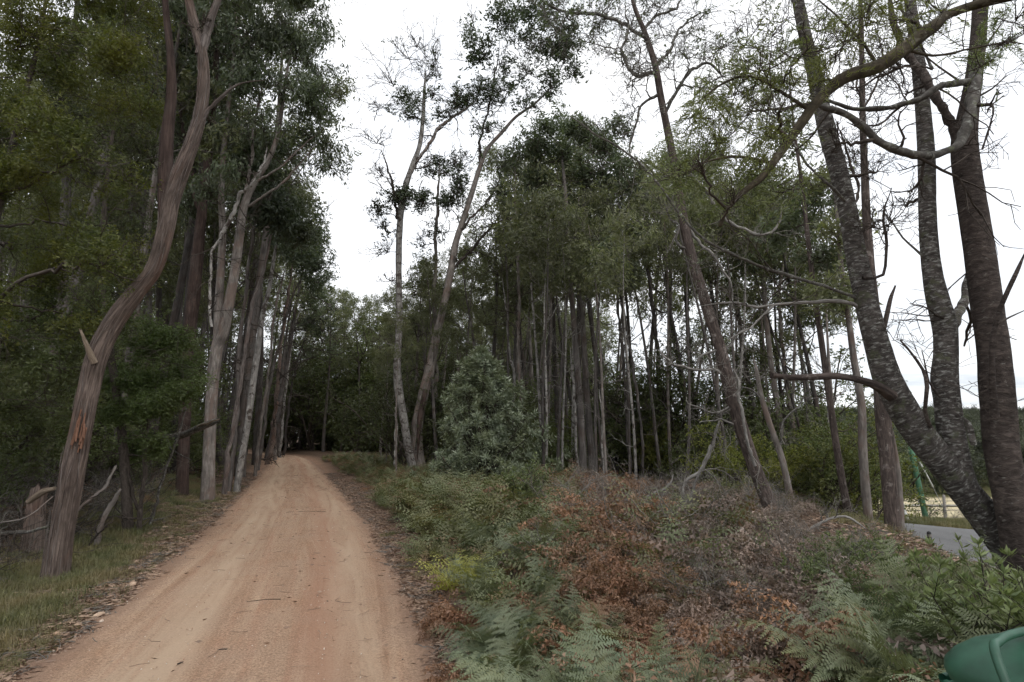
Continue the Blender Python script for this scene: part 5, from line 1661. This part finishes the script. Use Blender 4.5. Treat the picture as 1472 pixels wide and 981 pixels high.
dtw = [drytwig_mesh('dry_twig_%d' % k, 550 + k, 'paletwig') for k in range(3)]
dtwd = [drytwig_mesh('dark_twig_%d' % k, 560 + k, 'twig') for k in range(3)]
anch = [(830, 900, 'B'), (760, 960, 'B'), (900, 955, 'B'), (800, 850, 'B'), (790, 790, 'G'), (720, 815, 'G'), (770, 740, 'G'), (690, 700, 'G'), (600, 690, 'G'), (640, 705, 'G'), (560, 680, 'G'), (520, 668, 'G'),
        (1330, 900, 'B'), (1300, 940, 'B'), (1390, 900, 'G'), (1000, 755, 'G'), (840, 790, 'R'), (850, 770, 'M'), (950, 765, 'G'), (820, 830, 'G'), (930, 830, 'R'), (1000, 900, 'R'), (880, 880, 'R'), (850, 820, 'R'), (900, 850, 'R'), (960, 880, 'R'), (960, 940, 'G'), (660, 830, 'R'), (1050, 960, 'R'), (1110, 930, 'R'), (870, 740, 'R'), (830, 715, 'R'),
        (1180, 960, 'R'), (1240, 950, 'M'), (1000, 800, 'M'), (1050, 850, 'M'), (1100, 790, 'M'), (1150, 840, 'M'), (1000, 715, 'M'), (920, 705, 'M'), (1200, 890, 'M'), (1060, 735, 'M'), (1120, 750, 'M'), (940, 780, 'M'), (1180, 770, 'M'),
        (1040, 900, 'M'), (870, 780, 'R'), (700, 760, 'G'), (700, 870, 'G'), (1000, 960, 'M'), (1090, 870, 'M'), (760, 700, 'G'), (620, 680, 'G'), (1250, 830, 'M'), (1400, 980, 'M'), (1300, 850, 'M'), (730, 780, 'B'), (700, 720, 'G'), (1150, 900, 'R'), (930, 745, 'R'), (900, 810, 'R')]
bins = {k: [] for k in 'BGRM'}
tries = 0
n = 0
while tries < 4600:
    tries += 1
    y = 1.9 + 15.5 * rf.uniform() ** 1.55
    x = rf.uniform(-8, 8.3)
    u = x - float(road_x(y))
    lo = float(np.interp(y, [2, 4.3, 7, 11.6, 21], [1.55, 1.65, 1.9, 2.3, 2.2])) + .18 * math.sin(y * 2.7)
    if u < lo or (x * x + y * y) < 3.2: continue
    if (x + .62) ** 2 + (y - 6.7) ** 2 < .35: continue
    if (x - 1.75) ** 2 + (y - 1.95) ** 2 < .6: continue
    if x > 2.6 and y < 3.4: continue
    px, py = proj(x, y, gz(x, y) + .55)
    if not (450 < px < 1560) or py > 1500: continue
    dens = 1.0 if y < 9 else .75
    if rf.uniform() > dens: continue
    kk = min(anch, key=lambda a: (a[0] - px) ** 2 + ((a[1] - py) * 1.6) ** 2 + rf.normal(0, 8000))[2]
    s = rf.uniform(.7, 1.15) * (.62 if u < lo + .3 else 1) * (1.25 if kk in 'RM' else 1.05) * (.78 if y < 4.5 and px < 1150 else 1) * (.8 + .35 * float(vnoise(x, y, 1.9, 44)))
    if px > 1080 and y > 5: s *= .75
    z1 = P(px, 815 if px > 1290 else (775 if px > 1150 else 300), y)[0][2]
    s = min(s, (z1 - gz(x, y)) / .72)
    if s < .2: continue
    bins[kk].append((x, y, gz(x, y) + .01, s))
for k in range(420):
    y = rf.uniform(5.5, 16)
    x = rf.uniform(.5, .92) * y
    if x > 10.4: continue
    px, _ = proj(x, y, 0)
    z1 = P(px, 815 if px > 1290 else 765, y)[0][2]
    s = min(rf.uniform(.5, .8), (z1 - gz(x, y)) / .72)
    if s < .12: continue
    bins['M' if rf.uniform() < .7 else 'R' if rf.uniform() < .4 else 'G'].append((x, y, gz(x, y), s))
# beyond the near bank, thin ferns run on along the track edge and under the gums
for k in range(420):
    y = rf.uniform(15, 46)
    u = rf.uniform(2.5, 6.5)
    x = float(road_x(y)) + u
    bins['G' if rf.uniform() < .72 else 'R'].append((x, y, gz(x, y), rf.uniform(.45, .85)))
for k in range(420):
    y = rf.uniform(14, 24)
    x = rf.uniform(-2, 9)
    if x > .58 * y: continue
    bins['M' if rf.uniform() < .7 else 'G'].append((x, y, gz(x, y), rf.uniform(.4, .7)))
for k in range(170):
    y = rf.uniform(10.5, 40)
    u = rf.uniform(3.3, 6.5)
    x = float(road_x(y)) - u
    bins['R' if rf.uniform() < .6 else 'G'].append((x, y, gz(x, y), rf.uniform(.25, .5)))
print('FERNS', {k: len(v) for k, v in bins.items()})


def scat(name, meshes, rows, tilt=.22):
    r = np.array(rows)
    n = len(r)
    rot = np.column_stack([rf.normal(0, tilt, n), rf.normal(0, tilt, n), rf.uniform(0, 6.28, n)])
    return scatter(name, meshes, r[:, :3], rot, r[:, 3])


scat('green_bracken', green, [r for r in bins['G'] if r[1] < 5.5])
scat('farther_green_bracken', gfar, [r for r in bins['G'] if r[1] >= 5.5])
scat('blue_green_bracken', blue, bins['B'])
scat('rusty_dead_bracken', rust + grey[:1], bins['R'], .3)
scat('grey_dead_bracken', grey, bins['M'], .35)
tw = []
for (x, y, z, s) in bins['M']:
    if rf.uniform() < .25 and 5 < y < 16 and s > .5:
        tw.append((x + rf.normal(0, .2), y + rf.normal(0, .2), z + rf.uniform(.1, .35), s * rf.uniform(.5, 1.0)))
for (x, y, z, s) in bins['R']:
    if rf.uniform() < .05 and s > .5 and 5 < y < 16:
        tw.append((x, y, z + rf.uniform(.1, .4), s))
scat('dry_brushwood', dtw, tw, .5)


def at_fern(px, py, d, me, s, lab, rz=0, rx=0, ry=0, name='fern', grp=None):
    p, _ = P(px, py, d)
    place_mesh(name, me, (p[0], p[1], gz(p[0], p[1]) + .03), rz, s, lab, 'fern', grp, rx, ry)


at_fern(835, 930, 3.2, blue[0], 1.05, 'large blue-green fern at the bottom of the bank, nearest to the camera', 1)
at_fern(905, 965, 3.1, blue[1], .95, 'blue-green fern close to the bottom edge beside the rusty bracken', 2, .1)
at_fern(770, 950, 3.5, blue[2], .9, 'blue-green fern nearest the track at the bottom of the bank', 4)
at_fern(1345, 930, 3.1, blue[1], .95, 'blue-green fern just behind the green bin', .6, .1)
at_fern(1290, 925, 3.3, blue[0], .9, 'blue-green fern left of the green bin under the leafy shrub', 2.6)
at_fern(655, 800, 6.9, yel[0], .85, 'bright yellow fern at the edge of the track', .4)
at_fern(688, 790, 7.0, yel[0], .7, 'smaller yellow fern right next to the bright yellow one', 2.4)
at_fern(700, 745, 9.3, green[1], .95, 'arching green fern between the yellow fern and the grey-green bush', 1.1)
at_fern(610, 705, 14, green[2], 1.0, 'spreading green fern at the foot of the dark-stemmed tree', 2)
at_fern(1000, 790, 8.8, blue[2], .6, 'single green fern among the dead bracken near the forked dead branch', 2)
at_fern(860, 850, 4.6, rust[0], .9, 'rust-orange dead fern behind the large blue-green fern', 1)
at_fern(925, 880, 4.2, rust[1], .9, 'rust-orange dead fern in the middle of the bank', 3)
at_fern(660, 850, 6.0, rust[2], .6, 'small rust-brown fern on the track edge below the yellow fern', 3)


# leafy shrubs with upright stems, right foreground
def leafy_mesh(name, seed, nst=10, h=1.0, L=.075, Wd=.02, matl='leafy', per=34, spread=.35):
    rs = np.random.RandomState(seed)
    b, c = MB(), MB()
    for k in range(nst):
        az = rs.uniform(0, 6.28)
        d = unit(np.array([math.cos(az) * spread * rs.uniform(.2, 1.3), math.sin(az) * spread * rs.uniform(.2, 1.3), 1]))
        H = h * rs.uniform(.6, 1.1)
        n = 9
        pts = [np.array([rs.normal(0, .06), rs.normal(0, .06), -.03])]
        for i in range(n):
            d = unit(d + rs.normal(size=3) * .1 + np.array([0, 0, .05]))
            pts.append(pts[-1] + d * H / n)
        pts = np.array(pts)
        tube(b, pts, np.linspace(.007, .002, n + 1), 5, cap=False)
        stems = [pts]
        for j in range(4):
            i = rs.randint(3, 8)
            az = rs.uniform(0, 6.28)
            e = unit(np.array([math.cos(az), math.sin(az), .9]))
            q = pts[i] + e * np.linspace(0, H * rs.uniform(.2, .4), 5)[:, None]
            tube(b, q, np.linspace(.004, .0015, 5), 4, cap=False)
            stems.append(q)
        for q in stems:
            m = per if q is pts else per // 2
            t = rs.uniform(.25 if q is pts else .1, 1, m) * (len(q) - 1)
            i = np.minimum(t.astype(int), len(q) - 2)
            o = q[i] + (q[i + 1] - q[i]) * (t - i)[:, None]
            a = rs.uniform(0, 6.28, m)
            D = np.column_stack([np.cos(a), np.sin(a), rs.uniform(.3, 1.0, m)]) * 5
            leaves(c, o, L, Wd, rs, 0, D=D, spread=.6)
            tp = np.repeat(q[-1][None], 8, 0)
            D = np.column_stack([rs.normal(0, .6, 8), rs.normal(0, .6, 8), np.full(8, 1.2)]) * 5
            leaves(c, tp, L * .8, Wd * .9, rs, 0, D=D, spread=.4)
    return b.mesh(name + '_stems', M['twig'], True), c.mesh(name + '_leaves', M[matl])


lsh = [leafy_mesh('leafy_%d' % k, 600 + k, 13, 1.0) for k in range(3)]
lsp = [(1185, 820, 5.6, 1.0, 'rounded green leafy shrub at the left end of the shrubs by the sealed road'), (1230, 800, 5.8, 1.05, 'tall green leafy shrub below the thick red trunk'), (1275, 830, 5.0, 1.0, 'dense green leafy shrub above the blue-green fern'),
       (1315, 815, 5.2, .85, 'leafy shrub in front of the small black post'), (1350, 850, 4.2, .85, 'leafy shrub in front of the sealed road'), (1395, 880, 3.7, .9, 'green leafy shrub just behind the green bin'), (1440, 830, 3.5, 1.05, 'upright leafy shrub against the foot of the old wattle'),
       (1225, 870, 4.5, .8, 'low leafy shrub at the edge of the rusty bracken'), (1300, 880, 3.9, .75, 'low leafy shrub directly above the blue-green fern fronds'), (1255, 790, 6.6, .9, 'leafy shrub at the far side of the shrub patch'), (1340, 790, 6.2, .6, 'short leafy shrub on the bank of the sealed road'), (1475, 870, 3.2, .8, 'leafy shrub at the very edge by the wattle trunk'),
       (1160, 850, 5.4, .7, 'small leafy shrub nearest to the dead bracken')]
for k, (px, py, d, s, lab) in enumerate(lsp):
    p, _ = P(px, py, d)
    r = empty('leafy_shrub', (p[0], p[1], gz(p[0], p[1])), lab, 'shrub', 'leafy shrubs by the sealed road')
    top = {1185: 785, 1230: 770, 1275: 775, 1315: 808, 1350: 815, 1395: 835, 1440: 795, 1225: 820, 1300: 840, 1255: 765, 1340: 812, 1475: 800, 1160: 800}[px]
    s = max(.35, (P(px, top, d)[0][2] - gz(p[0], p[1])) / 1.0)
    r.scale = (s, s, s)
    r.rotation_euler = (0, 0, k * 1.3)
    a, b = lsh[k % 3]
    for nm, me in (('stems', a), ('foliage', b)):
        o = bpy.data.objects.new(nm, me)
        COL.objects.link(o)
        o.parent = r
lm = leafy_mesh('young', 620, 12, 1.1, .07, .022, 'leafy', 40, .25)
p, _ = P(755, 745, 10.2)
r = empty('young_shrub', (p[0], p[1], gz(p[0], p[1])), 'pale green young shrub in front of the large grey-green bush', 'shrub')
r.scale = (1.15,) * 3
for nm, me in (('stems', lm[0]), ('foliage', lm[1])):
    o = bpy.data.objects.new(nm, me)
    COL.objects.link(o)
    o.parent = r

# ------------------------------------------------------------------ verge: grass, litter, sticks, stones
gms = [grass_mesh('grass_%d' % k, 700 + k, 'grass', 70, .13, .09) for k in range(3)]
rows = []
for k in range(9000):
    y = 2.5 + 20 * rf.uniform() ** 1.3
    u = -rf.uniform(1.72, 4.6)
    x = float(road_x(y)) + u
    q = float(vnoise(x, y, 1.6, 21))
    if q < .12 + (abs(u) < 2.1) * .25 and rf.uniform() < .8: continue
    rows.append((x, y, gz(x, y), rf.uniform(.35, 1.0) * (.6 if u > -2.1 else 1)))
for k in range(260):
    y = 2.3 + 2.6 * rf.uniform()
    x = float(road_x(y)) - rf.uniform(2.3, 3.6)
    rows.append((x, y, gz(x, y), rf.uniform(1.2, 2.4)))
for k in range(500):
    y = rf.uniform(2.5, 12)
    u = rf.uniform(1.75, 2.7)
    x = float(road_x(y)) + u
    if float(vnoise(x, y, 2.2, 23)) < .15: continue
    rows.append((x, y, gz(x, y), rf.uniform(.3, .7)))
for k in range(900):
    y = rf.uniform(14, 34)
    x = rf.uniform(15.2, 18)
    rows.append((x, y, gz(x, y), rf.uniform(.8, 1.6)))
for k in range(1500):
    y = rf.uniform(5.5, 17)
    x = rf.uniform(.52, .95) * y
    if x > 10.9 or float(vnoise(x, y, 1.3, 24)) < -.25: continue
    rows.append((x, y, gz(x, y), rf.uniform(.5, 1.3)))
scat('grass', gms, rows, .1)

mb = MB()
n = 60
pp = np.column_stack([rf.normal(0, .12, n), rf.normal(0, .12, n), rf.uniform(.002, .02, n)])
leaves(mb, pp, .075, .018, rf, -.0, D=np.column_stack([rf.normal(size=n), rf.normal(size=n), np.zeros(n)]) * 6, spread=.25)
lit = [mb.mesh('litter_leaves', M['litter'])]
mb = MB()
for k in range(9):
    a = rf.uniform(0, 3.14)
    c = np.array([rf.normal(0, .13), rf.normal(0, .13), .012])
    L = rf.uniform(.08, .3)
    d = np.array([math.cos(a), math.sin(a), rf.normal(0, .08)])
    tube(mb, c + d * np.linspace(-.5, .5, 5)[:, None] * L + rf.normal(size=(5, 3)) * .008, np.full(5, rf.uniform(.002, .006)), 4)
lit.append(mb.mesh('litter_sticks', M['paletwig']))
rows = []
for k in range(5200):
    y = 2.2 + 28 * rf.uniform() ** 1.5
    sd = rf.uniform() < .5
    u = (1.62 + abs(rf.normal(0, .75))) * (-1 if sd else 1)
    if sd and rf.uniform() < .45: u = -rf.uniform(1.8, 6)
    x = float(road_x(y)) + u
    if abs(u) < 1.5 and rf.uniform() < .8: continue
    rows.append((x, y, gz(x, y) + .005 + (.03 if abs(u) < 1.5 else 0), rf.uniform(.5, 1.1)))
for k in range(900):
    y = rf.uniform(5.5, 17)
    x = rf.uniform(.5, .95) * y
    if x < 11: rows.append((x, y, gz(x, y) + .005, rf.uniform(.6, 1.4)))
r = np.array(rows)
scatter('leaf_litter', lit, r[:, :3], np.column_stack([0 * r[:, 0], 0 * r[:, 0], rf.uniform(0, 6.28, len(r))]), r[:, 3], (rf.uniform(size=len(r)) < .2).astype(int))

mb = MB()
leaves(mb, np.array([[0, 0, .006], [.22, .15, .006], [-.3, .1, .006], [.05, -.35, .006]]), .06, .017, rf, 0, D=np.array([[1, .3, 0], [-.5, 1, 0], [.2, -1, 0], [1, 1, 0]]) * 6.0, spread=.2)
tube(mb, np.array([[.3, -.2, .006], [.36, -.17, .007], [.43, -.19, .006]]), [.0025, .0025, .002], 4)
tube(mb, np.array([[-.2, -.3, .006], [-.25, -.24, .007], [-.27, -.17, .006]]), [.003, .0025, .002], 4)
rl = mb.mesh('road_litter', M['litter'])
rows = []
for k in range(150):
    y = 2.3 + 26 * rf.uniform() ** 1.4
    u = float(np.clip(rf.normal(0, .9), -1.6, 1.6))
    x = float(road_x(y)) + u
    rows.append((x, y, gz(x, y) + .045 * (1 - abs(u / 1.8) ** 3) + .004, rf.uniform(.5, 1.3)))
r = np.array(rows)
scatter('fallen_leaves', [rl], r[:, :3], np.column_stack([0 * r[:, 0], 0 * r[:, 0], rf.uniform(0, 6.28, len(r))]), r[:, 3])

m, nt, out = mat('stone')
geo = nd(nt, 'ShaderNodeNewGeometry')
a1 = noise(nt, geo.outputs['Position'], 30, 4, .7)
oi = nd(nt, 'ShaderNodeObjectInfo')
c1 = ramp(nt, [(.0, (.36, .23, .16)), (.6, (.45, .33, .24)), (1.0, (.62, .55, .48))], oi.outputs['Random']).outputs[0]
principled(nt, out, mix(nt, 1.0, c1, ramp(nt, [(.3, .7), (.7, 1.2)], a1.outputs[0]).outputs[0], 'MULTIPLY'), .9, .2, bump(nt, a1.outputs[0], .5, .01))
M['stone'] = m


def stone_mesh(name, seed):
    import bmesh
    rs = np.random.RandomState(seed)
    bm = bmesh.new()
    bmesh.ops.create_icosphere(bm, subdivisions=2, radius=.5)
    ax = rs.uniform(.6, 1.2, 3)
    dirs = [unit(rs.normal(size=3)) for _ in range(7)]
    for v in bm.verts:
        c = np.array(v.co)
        for d in dirs:
            e = np.dot(c, d)
            if e > .34: c = c - d * (e - .34) * .85
        v.co = [float(q) for q in c * ax * np.array([1, 1, .7])]
    me = bpy.data.meshes.new(name)
    bm.to_mesh(me)
    bm.free()
    me.materials.append(M['stone'])
    return me


stm = [stone_mesh('stone_%d' % k, 900 + k) for k in range(3)]
rows = []
for k in range(6500):
    y = 2.0 + 16 * rf.uniform() ** 1.7
    u = rf.uniform(-1.9, 2.0) if rf.uniform() < .55 else rf.choice([-1, 1]) * rf.normal(1.65, .16)
    x = float(road_x(y)) + u
    z = gz(x, y) + .045 * (1 - min(1, abs(u / 1.7)) ** 3) - .01 * (abs(u) < 1.3) + (0 if abs(u) < 1.5 else -.01)
    rows.append((x, y, z, rf.uniform(.006, .02) * (1.7 if abs(u) > 1.5 else 1)))
scat('gravel', stm, rows, 1.0)
for k, (px, py, d, s, lab) in enumerate([(83, 899, 5.75, .085, 'whitish stone beside the track nearest the camera'), (143, 876, 6.35, .12, 'larger of the two touching stones at the track edge'), (147, 884, 6.15, .07, 'smaller of the two touching stones at the track edge'), (192, 833, 7.6, .11, 'brown stone half in the leaf litter'), (238, 748, 12, .12, 'pale stone farther along the track edge')]):
    p, _ = P(px, py, d)
    place_mesh('stone', stm[k % 3], (p[0], p[1], gz(p[0], p[1]) + s * .2), k, s, lab, 'stone', 'stones on the verge')
for k, (px, py, d, L, a, lab) in enumerate([(380, 851, 6.8, .34, .3, 'thin curved twig lying across the middle of the dirt road'), (322, 903, 5.3, .07, .2, 'short dark stick on the dirt road'), (440, 730, 14.5, .9, .1, 'long thin twig far along the dirt road'), (262, 919, 5.0, .05, 1.2, 'tiny chip of bark on the dirt road')]):
    p, _ = P(px, py, d)
    mb = MB()
    q = np.linspace(-.5, .5, 8)[:, None] * np.array([math.cos(a), math.sin(a), 0]) * L
    q[:, 1] += .12 * L * np.sin(np.linspace(0, 3, 8))
    tube(mb, q, np.full(8, .006 if L < .2 else .004), 5)
    o = mb.build('twig', M['twig'])
    o.location = (p[0], p[1], gz(p[0], p[1]) + .045)
    tag(o, lab, 'twig')
# dead brush at the left forest foot
rows = []
for k in range(150):
    y = rf.uniform(6.5, 18)
    x = float(road_x(y)) - rf.uniform(3.6, 8)
    rows.append((x, y, gz(x, y) + .02, rf.uniform(.6, 1.5)))
scat('fallen_twigs', dtw + dtwd, rows, .3)

# ------------------------------------------------------------------ man-made things
def simple(name, col, rough=.6, spec=.4, nz=.15, sc=20):
    m, nt, out = mat(name)
    geo = nd(nt, 'ShaderNodeNewGeometry')
    a = noise(nt, geo.outputs['Position'], sc, 4, .65)
    c = mix(nt, 1.0, col, ramp(nt, [(.3, 1 - nz), (.7, 1 + nz)], a.outputs[0]).outputs[0], 'MULTIPLY')
    principled(nt, out, c, rough, spec, bump(nt, a.outputs[0], .1, .003))
    return m


M['binlid'] = simple('green_plastic', (.022, .075, .046), .5, .4, .35, 9)
M['binbody'] = simple('green_plastic_body', (.025, .10, .06), .5, .5)
M['greenpaint'] = simple('green_paint', (.07, .17, .10), .7)
M['white'] = simple('white_paint', (.62, .62, .58), .6)
M['blackpost'] = simple('dark_post', (.03, .028, .027), .8)
M['weathered'] = simple('weathered_wood', (.24, .22, .20), .9, .2, .3)
M['metal'] = simple('grey_metal', (.25, .25, .26), .4)

import bmesh


def bm_obj(name, bm, m, parent, smooth=True, bev=0):
    if bev:
        bmesh.ops.bevel(bm, geom=[e for e in bm.edges if e.is_manifold and e.calc_face_angle(0) > .5], offset=bev, segments=3, affect='EDGES', profile=.6)
    me = bpy.data.meshes.new(name)
    bm.to_mesh(me)
    bm.free()
    me.materials.append(m)
    for p in me.polygons: p.use_smooth = smooth
    o = bpy.data.objects.new(name, me)
    COL.objects.link(o)
    o.parent = parent
    return o


# wheeled bin: tapered body, domed lid, lid handle, rim, wheels
BX, BY = 1.70, 1.80
BZ = gz(BX, BY) - .02
root = empty('wheeled_bin', (BX, BY, BZ), 'green plastic bin with a rounded lid and tubular handle in the near corner', 'bin')
root.rotation_euler = (0, 0, math.radians(18))
root.scale = (.93, .93, .93)
bm = bmesh.new()
secs = [(.0, .20, .22), (.05, .215, .24), (.9, .27, .31), (.985, .28, .32)]


def rr_ring(bm, hx, hy, z, r=.06, n=5):
    vs = []
    for cx, cy_, a0 in ((hx - r, hy - r, 0), (-hx + r, hy - r, 90), (-hx + r, -hy + r, 180), (hx - r, -hy + r, 270)):
        for k in range(n):
            a = math.radians(a0 + 90 * k / (n - 1))
            vs.append(bm.verts.new((cx + r * math.cos(a), cy_ + r * math.sin(a), z)))
    return vs


prev = None
for z, hx, hy in secs:
    ring = rr_ring(bm, hx, hy, z)
    if prev:
        for k in range(len(ring)): bm.faces.new((prev[k], prev[(k + 1) % len(ring)], ring[(k + 1) % len(ring)], ring[k]))
    else:
        bm.faces.new(ring[::-1])
    prev = ring
bm_obj('body', bm, M['binbody'], root)
bm = bmesh.new()
prev = None
for z, f in ((.975, 1.10), (1.0, 1.13), (1.03, 1.12), (1.065, 1.04), (1.10, .90), (1.125, .70), (1.14, .45), (1.147, .2)):
    ring = rr_ring(bm, .28 * f, .32 * f, z, .12 * f, 8)
    if prev:
        for k in range(len(ring)): bm.faces.new((prev[k], prev[(k + 1) % len(ring)], ring[(k + 1) % len(ring)], ring[k]))
    prev = ring
bm.faces.new(prev)
LID = bm_obj('lid', bm, M['binlid'], root)
bpy.context.view_layer.update()
from mathutils import Vector
mi = root.matrix_world.inverted()
loc = [np.array(mi @ Vector([float(q) for q in P(px, py, d)[0]])) for px, py, d in ((1452, 985, 1.62), (1431, 940, 1.72), (1436, 922, 1.80), (1458, 911, 1.86), (1500, 905, 1.9), (1560, 915, 1.88), (1590, 945, 1.78), (1560, 990, 1.66))]
for q in loc: q[2] = max(q[2], 1.12)
loc[0][2] = loc[-1][2] = 1.0
loc[0][0] += .03
hp2 = crom(np.array(loc), 6)
mb = MB()
tube(mb, hp2, np.full(len(hp2), .013), 12)
mb.build('handle', M['binlid'], LID, True)
mb = MB()
a_ = np.linspace(0, 2 * np.pi, 49)
rim = np.column_stack([.322 * np.sign(np.cos(a_)) * np.abs(np.cos(a_)) ** .7, .365 * np.sign(np.sin(a_)) * np.abs(np.sin(a_)) ** .7, np.full(49, 1.005)])
tube(mb, rim, np.full(49, .011), 8, cap=False)
mb.build('rim', M['binbody'], LID, True)
mb = MB()
box(mb, (0, .335, .93), (.5, .03, .04))
tube(mb, np.array([[-.24, .36, .95], [.24, .36, .95]]), [.016, .016], 10)
mb.build('rear_grip', M['binbody'], root)
for sx in (-1, 1):
    mb = MB()
    tube(mb, np.array([[sx * .22, .24, .10], [sx * .225, .24, .10], [sx * .27, .24, .10], [sx * .275, .24, .10]]), [.07, .1, .1, .07], 20)
    WH = mb.build('wheel', M['blackpost'], root, True)
    mb = MB()
    tube(mb, np.array([[sx * .268, .24, .10], [sx * .285, .24, .10]]), [.05, .04], 16)
    mb.build('hub', M['binbody'], WH, True)

# leaning green pole with its stay
p0, dp = P(1332, 750, 27)
p1, _ = P(1309, 643, 27)
root = empty('green_pole', (p0[0], p0[1], gz(p0[0], p0[1])), 'leaning green pole at the far side of the sealed road', 'pole')
mb = MB()
g0 = p0 + (p0 - p1) * .06
g0[2] = gz(p0[0], p0[1]) - .2
tube(mb, crom([g0, p0, p1], 5), np.full(11, .115), 12)
mb.build('pole', M['greenpaint'], root, True, p0 * 0 + np.array(root.location))
mb = MB()
q0, _ = P(1312, 650, 27)
q1, _ = P(1341, 700, 26.6)
q2, _ = P(1362, 742, 26.3)
tube(mb, np.array([q0, q1, q2]), [.012, .012, .012], 6)
mb.build('stay_wire', M['metal'], root, True, np.array(root.location))
mb = MB()
q3, _ = P(1322, 664, 26.85)
tube(mb, np.array([q3, q1]), [.035, .035], 8)
mb.build('stay_guard', M['white'], root, True, np.array(root.location))
# guide post
p0, _ = P(1303, 752, 24.5)
z0 = gz(p0[0], p0[1])
root = empty('guide_post', (p0[0], p0[1], z0), 'short tilted white guide post beside the sealed road', 'post')
mb = MB()
box(mb, (0, 0, .35), (.11, .03, .9), ry=-.22)
GP = mb.build('post', M['white'], root)
mb = MB()
box(mb, (-.135, -.019, .62), (.06, .006, .1), ry=-.22)
mb.build('reflector', M['metal'], GP)
# small dark bollard
p0, _ = P(1337, 786, 15.6)
z0 = gz(p0[0], p0[1])
root = empty('short_post', (p0[0], p0[1], z0), 'small black post on the near edge of the sealed road', 'post')
mb = MB()
tube(mb, np.array([[0, 0, -.3], [0, 0, .0], [.01, 0, .60], [.01, 0, .62]]), [.055, .055, .05, .04], 10)
SPO = mb.build('post', M['blackpost'], root, True)
mb = MB()
tube(mb, np.array([[.01, 0, .5], [.01, 0, .56]]), [.056, .056], 10, cap=False)
mb.build('band', M['weathered'], SPO, True)
# paddock fence
f0, f1 = np.array([17.2, 27.2]), np.array([40.0, 30.5])
n = 11
root = empty('post_and_wire_fence', (f0[0], f0[1], gz(*f0)), 'low weathered post and rail fence between the sealed road and the pale paddock', 'fence')
for k in range(n):
    q = f0 + (f1 - f0) * k / (n - 1)
    mb = MB()
    z = gz(*q)
    tube(mb, np.array([[q[0], q[1], z - .3], [q[0] + rf.normal(0, .04), q[1], z + 1.0]]), [.07, .06], 8)
    mb.build('post', M['weathered'], root, True, np.array(root.location))
for h in (.35, .75):
    mb = MB()
    pts = [[*(f0 + (f1 - f0) * k / (n - 1)), gz(*(f0 + (f1 - f0) * k / (n - 1))) + h] for k in range(n)]
    tube(mb, np.array(pts), np.full(n, .018), 6)
    mb.build('rail', M['weathered'], root, True, np.array(root.location))
rows = []
for k in range(26):
    q = f0 + (f1 - f0) * rf.uniform() ** 1.5
    rows.append((q[0] + rf.normal(0, .3), q[1] + rf.normal(0, .4), gz(*q), rf.uniform(.8, 1.5)))
scat('roadside_brush', dtw + dtwd, rows, .2)
# aerial on a thin mast
p0, _ = P(1318, 700, 48)
root = empty('aerial_mast', (p0[0], p0[1], gz(p0[0], p0[1])), 'thin mast with a small aerial against the sky above the far trees', 'aerial')
zt = P(1318, 577, 48)[0][2] - gz(p0[0], p0[1])
mb = MB()
tube(mb, np.array([[0, 0, -.2], [0, 0, zt]]), [.05, .03], 8)
mb.build('mast', M['metal'], root, True)
mb = MB()
tube(mb, np.array([[-.5, 0, zt - .15], [.25, 0, zt - .05]]), [.02, .02], 5)
for k in range(5):
    x = -.45 + k * .16
    tube(mb, np.array([[x, 0, zt - .35 + .02 * k], [x, 0, zt + .1 + .02 * k]]), [.012, .012], 5)
mb.build('aerial', M['metal'], root, True)
